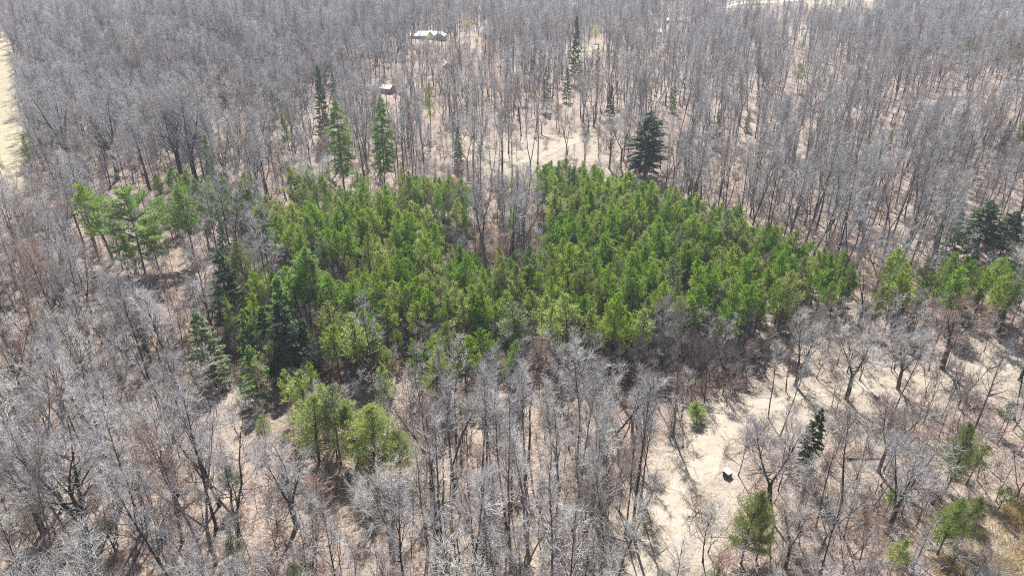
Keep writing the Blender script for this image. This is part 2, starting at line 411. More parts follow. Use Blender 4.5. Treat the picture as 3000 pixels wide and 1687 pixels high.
def leafy(seed, H, stems, rad, n, tl=0.35, tw=0.1):
    """round or drooping leafy crown for the willow-like yellow trees and small bushes"""
    rng = random.Random(seed); st = []; T = []
    tips = []
    t0 = poly(rng, Vector((0, 0, -0.2)), Vector((0, 0, 1)), H * 0.4, 3, 0.03, 0, 0.03 * H * 0.6, 0.02 * H * 0.6, st)
    for i in range(stems):
        a = rng.uniform(0, 6.28); t = R(rng.uniform(8, 60))
        d = Vector((math.cos(a) * math.sin(t), math.sin(a) * math.sin(t), math.cos(t)))
        L = H * 0.58 * (1 - 0.3 * t)
        ns = poly(rng, t0[rng.randrange(1, 3)][0], d, L, 4, 0.1, 0.02, 0.04, 0.012, st); tips += ns[1:]
    for k in range(n):
        q = rng.choice(tips); o = rv(rng, rad * 0.16); o.z *= 0.9
        T.append((q[0] + o, (rv(rng, 0.6) + Vector((0, 0, -0.2))).normalized(), tl * rng.uniform(.6, 1.3), tw * rng.uniform(.7, 1.3)))
    return merge([tubes(st, 5)]), merge([tufts(T, seed)])

PROTO = {}          # name -> list of (trunk mesh, crown mesh, nominal height)
def reg(key, TC, H, tm, cm):
    (TV, TF), (CV, CFc) = TC
    PROTO.setdefault(key, []).append((mesh_np('trunk', TV, TF, [M[tm]], True), mesh_np('crown', CV, CFc, [M[cm]]), H))
def recolor(src, dst, tm, cm):
    for t, c, H in PROTO[src]:
        t2 = t.copy(); t2.materials[0] = M[tm]; c2 = c.copy(); c2.materials[0] = M[cm]
        PROTO.setdefault(dst, []).append((t2, c2, H))

for s in range(5): reg('tall', bare_tree(100 + s, 26, 0.50 + 0.05 * (s % 3), 3.2, 23, (22, 46), 0.27, 0, 2, 0.95, 0.017, 0.10, 5), 26, 'bark', 'twig')
for s in range(5): reg('pole', bare_tree(160 + s, 22, 0.48 + .04 * (s % 3), 2.3, 20, (18, 42), 0.20, 2 if s == 4 else 0, 2, 0.8, 0.016, 0.09, 7, 4), 22, 'bark', 'twig')
for s in range(3): reg('tall', bare_tree(120 + s, 25, 0.42, 3.3, 25, (22, 48), 0.28, 2, 2, 0.95, 0.017, 0.10, 4), 25, 'bark', 'twig')
for s in range(4): reg('broad', bare_tree(200 + s, 21, 0.34, 5.2, 34, (32, 62), 0.30, 3 if s % 2 else 2, 3, 1.0, 0.017, 0.14, 0, 7), 21, 'barkdark', 'twig')
for s in range(4): reg('oak', bare_tree(250 + s, 20, 0.32, 6.2, 36, (34, 68), 0.46, 3 if s % 2 else 2, 3, 1.0, 0.018, 0.16, 0, 8), 20, 'barkdark', 'twig')
for s in range(5): reg('small', bare_tree(300 + s, 10, 0.25, 2.1, 17, (26, 52), 0.085, 0 if s % 2 else 2, 2, 0.55, 0.013, 0.14, 3, 4), 10, 'bark', 'twig')
for s in range(4): reg('bush', shrub_tree(400 + s, 3.0, 9), 3.0, 'bark', 'twigbrown')
for s in range(6): reg('pine', conifer(500 + s, 11, 0.30 + 0.05 * (s % 3), 2.35 + 0.25 * (s % 3), 'pine', 44 + 5 * (s % 4), 1.45, 0.46, 0.055, 20), 11, 'barkdark', 'pine')
for s in range(3): reg('whitepine', conifer(600 + s, 24, 0.22, 4.9, 'hemlock', 230, 2.1, 0.52, 0.06, 14), 24, 'barkdark', 'white_pine')
reg('broadpine', conifer(620, 20, 0.22, 9.5, 'flat', 74, 2.6, 0.75, 0.075, 12), 20, 'barkdark', 'pale_pine')
for s in range(3): reg('spruce', conifer(650 + s, 16, 0.10, 3.7, 'spruce', 200, 1.9, 0.40, 0.075, 5), 16, 'barkdark', 'spruce')
for s in range(2): reg('hemlock', conifer(680 + s, 18, 0.10, 4.6, 'hemlock', 260, 2.2, 0.42, 0.085, 10), 18, 'barkdark', 'spruce')
for s in range(2): reg('round', conifer(700 + s, 15, 0.38, 3.1, 'pine', 110, 2.4, 0.36, 0.042, 14), 15, 'barkdark', 'white_pine')
for s in range(3): reg('lowround', conifer(740 + s, 12, 0.14, 3.9, 'pine', 120, 3.0, 0.30, 0.032, 8), 12, 'barkdark', 'bright')
recolor('lowround', 'olivelow', 'barkdark', 'olive')
for s in range(2): reg('willow', leafy(720 + s, 10, 22, 6.0, 2600), 10, 'bark', 'yellow')
recolor('tall', 'tallpale', 'barkpale', 'twigpale'); recolor('tall', 'tallred', 'bark', 'twigred')
recolor('oak', 'oakpale', 'bark', 'twigpale'); recolor('oak', 'oakred', 'bark', 'twigred'); recolor('pole', 'polepale', 'bark', 'twigpale'); recolor('pole', 'polered', 'bark', 'twigred'); recolor('broad', 'broadpale', 'bark', 'twigpale'); recolor('broad', 'broadred', 'bark', 'twigred')
recolor('small', 'smallred', 'bark', 'twigred'); recolor('small', 'smallpale', 'bark', 'twigpale')
recolor('spruce', 'bluespruce', 'barkdark', 'blue'); recolor('pine', 'brightpine', 'barkdark', 'bright')
recolor('pine', 'olivepine', 'barkdark', 'olive'); recolor('pine', 'palepine', 'barkdark', 'blue')
recolor('round', 'brightround', 'barkdark', 'bright'); recolor('spruce', 'midspruce', 'barkdark', 'white_pine')
recolor('small', 'smalldark', 'barkdark', 'twigdark'); recolor('bush', 'bushpale', 'bark', 'twigpale'); recolor('bush', 'bushred', 'bark', 'twigred')

# ------------------------------------------------------------------ tagging
def tag(o, label=None, cat=None, group=None, kind=None):
    if label: o['label'] = label
    if cat: o['category'] = cat
    if group: o['group'] = group
    if kind: o['kind'] = kind
    return o
def link(name, data, parent=None):
    o = bpy.data.objects.new(name, data); COL.objects.link(o)
    if parent is not None: o.parent = parent
    return o
TREES = []
def put_tree(name, key, x, y, h, label=None, cat=None, group=None, var=None, rz=None, lean=(0, 0), fat=1.0, rng=random, z=None):
    V = PROTO[key]; v = V[var % len(V)] if var is not None else rng.choice(V)
    z = terrain(x, y) if z is None else z
    r = link(name, None); r.empty_display_size = 0.5
    s = h / v[2]
    r.location = (x, y, z); r.scale = (s * fat, s * fat, s)
    r.rotation_euler = (lean[0], lean[1], rng.uniform(0, 6.28) if rz is None else rz)
    link('trunk', v[0], r); link('crown', v[1], r)
    tag(r, label, cat, group); TREES.append(r)
    return r

# ------------------------------------------------------------------ ground cover masks
TRACK = [(3060, 1030), (2960, 1075), (2780, 1118), (2560, 1140), (2350, 1165), (2200, 1200), (2110, 1265), (2060, 1350), (2010, 1450), (1965, 1560), (1905, 1650), (1860, 1760)]
TRACK2 = [(1450, 500), (1500, 482), (1560, 466), (1620, 440), (1680, 416), (1730, 398), (1800, 378)]
TRACK3 = [(1940, 300), (1965, 262), (1990, 236), (2015, 215)]
def world_line(P, n=8):
    W = [at(*p) for p in P]; out_ = []
    for i in range(len(W) - 1):
        a = W[max(0, i - 1)]; b = W[i]; c = W[i + 1]; d = W[min(len(W) - 1, i + 2)]
        for k in range(n):
            t = k / n
            out_.append(tuple(0.5 * (2 * b[j] + (c[j] - a[j]) * t + (2 * a[j] - 5 * b[j] + 4 * c[j] - d[j]) * t * t + (3 * b[j] - a[j] - 3 * c[j] + d[j]) * t ** 3) for j in range(2)))
    out_.append(W[-1][:2]); return out_
WT = world_line(TRACK); WT2 = world_line(TRACK2); WT3 = world_line(TRACK3)
WLN = [(WT, 4.2), (WT2, 4.5), (WT3, 4.0)]
def line_dist(x, y, Ln): 
    A = np.asarray(Ln); return float(np.min(np.hypot(A[:, 0] - x, A[:, 1] - y)))
# soft cover ellipses in the photograph: (px, py, rx, ry, strength)
PALE = [(1580, 465, 250, 70, .95), (2110, 1270, 90, 90, .75), (2450, 1180, 480, 60, .6), (2760, 1120, 260, 60, .85), (1990, 1480, 130, 210, .75), (2930, 1600, 200, 170, .75), (2560, 1390, 260, 90, .45), (2680, 740, 200, 80, .4), (1420, 1640, 180, 60, .6), (1700, 1480, 300, 150, .35), (150, 1500, 300, 160, .35)]
MEAD = [(-10, 400, 95, 190, 1.2), (-20, 200, 60, 120, 1.2), (2370, -20, 260, 34, 1.3), (2250, 95, 90, 20, .5), (1310, 126, 90, 10, .5), (1750, 150, 160, 22, .55), (2620, 730, 60, 30, .4), (2870, 720, 130, 40, .35)]
BROWN_SHADE = [(540, 1080, 200, 110, .55), (900, 980, 300, 170, .95), (1950, 1080, 260, 90, .9), (1400, 1000, 520, 100, .85), (1250, 800, 420, 160, .7), (1850, 800, 450, 200, .7), (520, 900, 220, 110, .45), (1600, 760, 700, 170, .45), (2600, 1540, 200, 90, .35), (800, 1250, 200, 100, .4)]  # brown litter, darkened to paint in the shade under the pine stand
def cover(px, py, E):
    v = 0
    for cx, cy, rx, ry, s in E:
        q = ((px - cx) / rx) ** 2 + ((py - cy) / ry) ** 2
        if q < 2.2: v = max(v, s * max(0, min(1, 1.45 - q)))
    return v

# ------------------------------------------------------------------ the ground
def build_ground():
    ys = list(np.arange(-60, 300, 2.0)) + list(np.arange(300, 640, 4.0)) + list(np.arange(640, 1100, 10.0)) + list(np.arange(1100, 2401, 50))
    ts = np.linspace(-1, 1, 261)
    V = []; C = []
    for y in ys:
        hw = 120 + 0.95 * max(0, y) + (600 if y > 1100 else 0)
        for t in ts:
            x = t * hw; z = terrain(x, y); V.append((x, y, z))
            px, py, d = proj(x, y, z)
            if y < 20: C.append((0.2, 0, 0, 1)); continue
            r = cover(px, py, PALE); g = cover(px, py, MEAD); b = cover(px, py, BROWN_SHADE)
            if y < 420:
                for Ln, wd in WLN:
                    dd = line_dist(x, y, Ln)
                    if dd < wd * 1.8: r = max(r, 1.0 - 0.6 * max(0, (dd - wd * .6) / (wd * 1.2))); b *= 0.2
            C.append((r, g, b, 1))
    n = len(ts); Fc = []
    I = np.arange((len(ys) - 1) * n).reshape(len(ys) - 1, n)[:, :-1].ravel()
    Fc = np.stack([I, I + 1, I + n + 1, I + n], 1)
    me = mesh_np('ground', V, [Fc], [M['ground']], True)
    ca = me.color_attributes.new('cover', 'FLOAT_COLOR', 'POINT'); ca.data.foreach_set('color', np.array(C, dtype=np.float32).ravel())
    tag(link('ground', me), kind='structure')
build_ground()

def strip(name, Ln, wd, mat, lift=0.07, seed=1):
    rng = random.Random(seed); V = []; k = 7
    Ln = [Vector((*p, 0)) for p in Ln]; D = []
    for a, b in zip(Ln[:-1], Ln[1:]):
        m = max(1, int((b - a).length / 1.2))
        for i in range(m): D.append(a.lerp(b, i / m))
    D.append(Ln[-1])
    o1 = o2 = 0
    for i, p in enumerate(D):
        t = (D[min(i + 1, len(D) - 1)] - D[max(0, i - 1)]).normalized(); nrm = Vector((-t.y, t.x, 0))
        o1 = o1 * 0.8 + rng.gauss(0, 0.16) * wd * 0.5; o2 = o2 * 0.8 + rng.gauss(0, 0.16) * wd * 0.5
        for j in range(k):
            s = -1 + 2 * j / (k - 1); q = p + nrm * (s * wd / 2 + (o1 if s < 0 else o2) * abs(s))
            V.append((q.x, q.y, terrain(q.x, q.y) + lift * (1 - 0.55 * s * s)))
    I = np.arange((len(D) - 1) * k).reshape(len(D) - 1, k)[:, :-1].ravel()
    me = mesh_np(name, V, [np.stack([I, I + 1, I + k + 1, I + k], 1)], [mat], True)
    tag(link(name, me), kind='structure')
strip('dirt_path', WT, 4.8, M['track'], seed=3)
strip('dirt_path', WT2, 4.6, M['track'], 0.12, seed=4)
strip('dirt_path', WT3, 3.0, M['track'], 0.12, seed=5)
strip('gravel_road', world_line([(2120, 26), (2160, 13), (2230, 8), (2330, 3), (2450, -4), (2600, -12)]), 5.5, M['gravel'], 0.3, seed=6)

# ------------------------------------------------------------------ buildings
class MB:
    def __init__(s): s.V = []; s.F = []
    def box(s, x0, y0, z0, x1, y1, z1):
        o = len(s.V); s.V += [(x0, y0, z0), (x1, y0, z0), (x1, y1, z0), (x0, y1, z0), (x0, y0, z1), (x1, y0, z1), (x1, y1, z1), (x0, y1, z1)]
        s.F += [tuple(o + i for i in f) for f in ((0, 3, 2, 1), (4, 5, 6, 7), (0, 1, 5, 4), (1, 2, 6, 5), (2, 3, 7, 6), (3, 0, 4, 7))]; return s
    def face(s, pts): o = len(s.V); s.V += pts; s.F.append(tuple(range(o, o + len(pts)))); return s
    def slab(s, pts, t):
        """thick polygon, pts counterclockwise from above"""
        o = len(s.V); n = len(pts); s.V += [tuple(p) for p in pts] + [(p[0], p[1], p[2] - t) for p in pts]
        s.F.append(tuple(range(o, o + n))); s.F.append(tuple(range(o + 2 * n - 1, o + n - 1, -1)))
        for i in range(n): j = (i + 1) % n; s.F.append((o + i, o + n + i, o + n + j, o + j))
        return s
    def build(s, name, mat, parent=None):
        me = bpy.data.meshes.new(name); me.from_pydata(s.V, [], s.F); me.update(); me.materials.append(mat)
        return link(name, me, parent)
def gable(root, x0, y0, x1, y1, hw, hr, axis, wallm, roofm=None, ov=0.5, windows=(), door=None):
    """gabled block: walls + roof as parts"""
    m = MB(); m.box(x0, y0, -1.5, x1, y1, hw)
    if axis == 'x':
        cy = (y0 + y1) / 2
        for xx, s in ((x0, 1), (x1, -1)): m.face([(xx, y0, hw), (xx, y1, hw), (xx, cy, hr)][::s])
    else:
        cx = (x0 + x1) / 2
        for yy, s in ((y0, -1), (y1, 1)): m.face([(x0, yy, hw), (x1, yy, hw), (cx, yy, hr)][::-s])
    m.build('wall', wallm, root)
    r = MB(); e = ov
    if axis == 'x':
        cy = (y0 + y1) / 2; k = (hr - hw) / (cy - y0); d = hw - k * e + .1; rr = hr + .1
        r.slab([(x0 - e, y0 - e, d), (x1 + e, y0 - e, d), (x1 + e, cy, rr), (x0 - e, cy, rr)], .15)
        r.slab([(x0 - e, cy, rr + .003), (x1 + e, cy, rr + .003), (x1 + e, y1 + e, d), (x0 - e, y1 + e, d)], .15)
    else:
        cx = (x0 + x1) / 2; k = (hr - hw) / (cx - x0); d = hw - k * e + .1; rr = hr + .1
        r.slab([(x0 - e, y0 - e, d), (cx, y0 - e, rr), (cx, y1 + e, rr), (x0 - e, y1 + e, d)], .15)
        r.slab([(cx, y0 - e, rr + .003), (x1 + e, y0 - e, d), (x1 + e, y1 + e, d), (cx, y1 + e, rr + .003)], .15)
    r.build('roof', M['roof'], root)
    for (wx, wz, ww, wh) in windows:
        f = MB().box(wx - ww / 2 - .1, y0 - .08, wz - wh / 2 - .1, wx + ww / 2 + .1, y0 - .02, wz + wh / 2 + .1).build('window', M['trim'], root)
        MB().box(wx - ww / 2, y0 - .11, wz - wh / 2, wx + ww / 2, y0 - .082, wz + wh / 2).build('pane', M['glass'], f)
    if door:
        dx, dw, dh = door
        dd = MB().box(dx - dw / 2, y0 - .1, 0, dx + dw / 2, y0 - .02, dh).build('door', M['trim'], root)

x, y, z = at(1262, 117)
house = link('house', None); house.scale = (.74, .8, .74); house.location = (x, y, z + 0.3); house.rotation_euler = (0, 0, R(-3))
tag(house, 'large white roofed grey house with front gables among bare trees at the top', 'house')
gable(house, -13.0, 0, 6, 9, 3.1, 6.6, 'x', M['greywall'], windows=[(-11, 1.7, 1.2, 1.2), (-8, 1.7, 1.6, 1.2), (-4.5, 1.7, 1.6, 1.2), (-1.5, 1.7, 1.2, 1.2)], door=(0.6, 1.0, 2.1))
gable(house, 3.2, -5.0, 13.5, 8.5, 3.3, 6.3, 'y', M['greywall'], windows=[(6.3, 1.8, 1.4, 1.3), (10.5, 1.8, 1.4, 1.3)])
gable(house, -2.5, -2.0, 3.0, 5.0, 4.0, 7.4, 'y', M['greywall'], windows=[(0.2, 2.6, 1.6, 1.2)])
gable(house, -20.0, 3.5, -13.3, 9.0, 2.3, 4.2, 'x', M['greywall'], windows=[(-16.5, 1.4, 1.2, 1.0)])

x, y, z = at(1128, 274)
cabin = link('cabin', None); cabin.scale = (.85, .85, .8); cabin.location = (x, y, z); cabin.rotation_euler = (0, 0, R(-24))
tag(cabin, 'small cabin with white metal roof and red brown walls in the woods', 'cabin')
gable(cabin, -3.2, 0, 3.2, 5.6, 3.0, 4.4, 'x', M['redwall'], windows=[(-1.7, 1.6, .9, .9), (1.9, 1.6, .9, .9)], door=(0.1, .95, 2.0))

def far_house(px, py, wpx, label, rz=0, hh=2.8, g='white roofs half hidden in the far trees', wall='greywall'):
    x, y, z = at(px, py); wm = wpx / F3 * y
    h = link('house', None); h.location = (x, y, z); h.rotation_euler = (0, 0, R(rz)); tag(h, label, 'house', g)
    gable(h, -wm / 2, 0, wm / 2, 6.5, hh, hh + 2.0, 'x', M[wall], windows=[(-wm * .3, 1.6, 1, 1), (wm * .2, 1.6, 1, 1)], door=(0, .9, 2))
far_house(1914, 104, 44, 'low white roofed house showing behind trunks, lower left of three far roofs', 2, 2.4)
far_house(1963, 68, 18, 'tiny white roofed shed, middle of the three far roofs', -4, 2.2)
far_house(2000, 66, 26, 'white roofed far house, rightmost of the three far roofs', 4, 2.4)
far_house(1312, 200, 20, 'little pale roofed shed among trees below the large white roofed house', 8, 1.9, None)

def field_box(px, py, s, hgt, label, rz):
    x, y, z = at(px, py); b = link('utility_box', None); b.location = (x, y, z); b.rotation_euler = (0, 0, R(rz)); tag(b, label, 'utility box')
    m = MB().box(-s * .42, -s * .42, -.2, s * .42, s * .42, hgt)
    for i in range(5): m.box(-s * .42 - .03, -s * .42 - .03, .1 + i * hgt / 5.4, s * .42 + .03, s * .42 + .03, .1 + i * hgt / 5.4 + hgt * .12)
    m.build('body', M['darkwood'], b)
    MB().slab([(-s * .52, -s * .52, hgt + .1), (s * .52, -s * .52, hgt + .1), (s * .52, s * .52, hgt + .24), (-s * .52, s * .52, hgt + .24)], .09).build('lid', M['whitecap'], b)
    l = MB()
    for sx in (-1, 1):
        for sy in (-1, 1): 
            q = MB().box(sx * s * .38 - .05, sy * s * .38 - .05, -.4, sx * s * .38 + .05, sy * s * .38 + .05, .0)
    return b
field_box(2130, 1394, 1.1, 0.9, 'square dark box with a bright white lid standing beside the pale track', 38)
field_box(2567, 1163, 0.9, 0.45, 'small white topped box beside the upper bend of the pale track', 30)

# ------------------------------------------------------------------ regions of the wood
P_MAIN = sc([(1340, 440), (1400, 418), (1560, 445), (1640, 480), (1740, 515), (1850, 545), (1940, 590), (2060, 630), (2140, 680), (2190, 705), (2130, 740), (1980, 765), (1900, 795), (1820, 785), (1700, 800), (1600, 835), (1540, 850), (1440, 830), (1330, 825), (1240, 805), (1100, 800), (980, 800), (890, 730), (860, 660), (780, 640), (700, 620), (650, 560), (640, 500), (720, 540), (800, 545), (900, 520), (1060, 510), (1090, 540), (1130, 635), (1250, 650), (1380, 640), (1375, 560), (1330, 490)])
P_STRIP = sc([(710, 520), (730, 430), (800, 430), (850, 470), (900, 460), (960, 460), (1040, 450), (1100, 450), (1190, 460), (1170, 540), (1080, 530), (900, 525), (800, 545)])
P_STRIP2 = sc([(385, 460), (440, 450), (520, 470), (600, 460), (640, 500), (640, 560), (560, 520), (450, 500)])
P_RIGHT = sc([(2190, 715), (2240, 655), (2300, 690), (2420, 665), (2560, 690), (2576, 750), (2440, 765), (2330, 745), (2200, 760)])
P_GAP = sc([(1070, 520), (1150, 455), (1335, 455), (1385, 560), (1395, 650), (1250, 668), (1120, 650)])
P_FRONT = sc([(880, 740), (980, 800), (1100, 830), (1240, 840), (1300, 900), (1100, 960), (960, 900), (900, 960), (760, 960), (640, 900), (560, 800), (600, 720), (700, 720), (800, 700)])
# px ellipses that thin or thicken the bare trees by where their base stands: (cx, cy, rx, ry, factor)
DENS = [(1580, 465, 220, 60, 0.2), (2560, 1150, 420, 45, 0.8), (2080, 1270, 90, 110, 0.45), (2960, 1610, 190, 130, 0.12),
        (2620, 740, 260, 90, 0.75), (-20, 330, 120, 260, 0.0), (2370, -25, 250, 42, 0.0), (1290, 122, 110, 14, 0.15), (420, 230, 600, 140, 1.5),
        (700, 120, 900, 80, 1.4), (1530, 640, 180, 80, 1.5), (1950, 330, 1150, 230, 0.62), (2500, 1400, 500, 250, 1.4), (1320, 60, 250, 40, 0.9), (1500, 620, 1700, 150, 0.72), (1500, 1560, 1600, 200, 1.45), (1620, 1300, 520, 260, 1.25), (2560, 1090, 400, 60, 1.3)]
# things that must stay in view: trees nearer than the given distance whose stem crosses the box are dropped (x0, y0, x1, y1, distance, chance)
KEEP = [(1212, 84, 1325, 108, 530, .72), (1105, 228, 1152, 262, 350, .55), (1890, 84, 1945, 104, 560, .3), (1950, 54, 2020, 70, 700, .3),
        (2105, 1345, 2155, 1400, 105, 1.0), (2550, 1145, 2585, 1166, 140, .8), (1430, 400, 1720, 505, 252, .5), (960, 300, 1065, 545, 220, .8), (1070, 290, 1140, 545, 220, .7),
        (1830, 345, 1940, 505, 230, .97), (290, 545, 530, 740, 180, .5), (1345, 48, 1395, 100, 590, .8), (1730, 70, 1765, 120, 560, .8), (640, 740, 1000, 1050, 130, .75),
        (860, 1120, 1190, 1370, 88, .93), (2040, 1180, 2150, 1340, 100, .4), (1900, 1300, 2020, 1600, 90, .55), (2120, 1440, 2240, 1600, 84, .9), (2240, 1120, 2980, 1180, 125, .35),
        (2790, 600, 2960, 740, 200, .45), (0, 150, 45, 480, 330, .85), (1655, 50, 1700, 190, 400, .7), (925, 220, 985, 340, 330, .6), (570, 930, 660, 1100, 130, .6), (2300, 1190, 2400, 1330, 105, .7),
        (2700, 1480, 2860, 1560, 84, .7), (2130, 0, 2560, 18, 780, .75), (330, 520, 640, 600, 215, .5)]
def keep_ok(x, y, z, h, cr, rng):
    b = proj(x, y, z); t = proj(x, y, z + h); m = F3 * cr / b[2]
    for x0, y0, x1, y1, dist, ch in KEEP:
        if y < dist - 3:
            # crown region
            cy0 = t[1]; cy1 = b[1]
            if cy0 > y1 or cy1 < y0: continue
            f = min(1, max(0, ((y0 + y1) / 2 - b[1]) / (t[1] - b[1] - 1e-6)))
            xx = b[0] + (t[0] - b[0]) * f
            mm = m if f > 0.35 else 3
            if xx + mm > x0 and xx - mm < x1 and rng.random() < ch: return False
    return True
def dens(px, py):
    f = 1.0
    for cx, cy, rx, ry, s in DENS:
        q = ((px - cx) / rx) ** 2 + ((py - cy) / ry) ** 2
        if q < 1: f *= s if q < 0.7 else s + (1 - s) * (q - .7) / .3
    return f

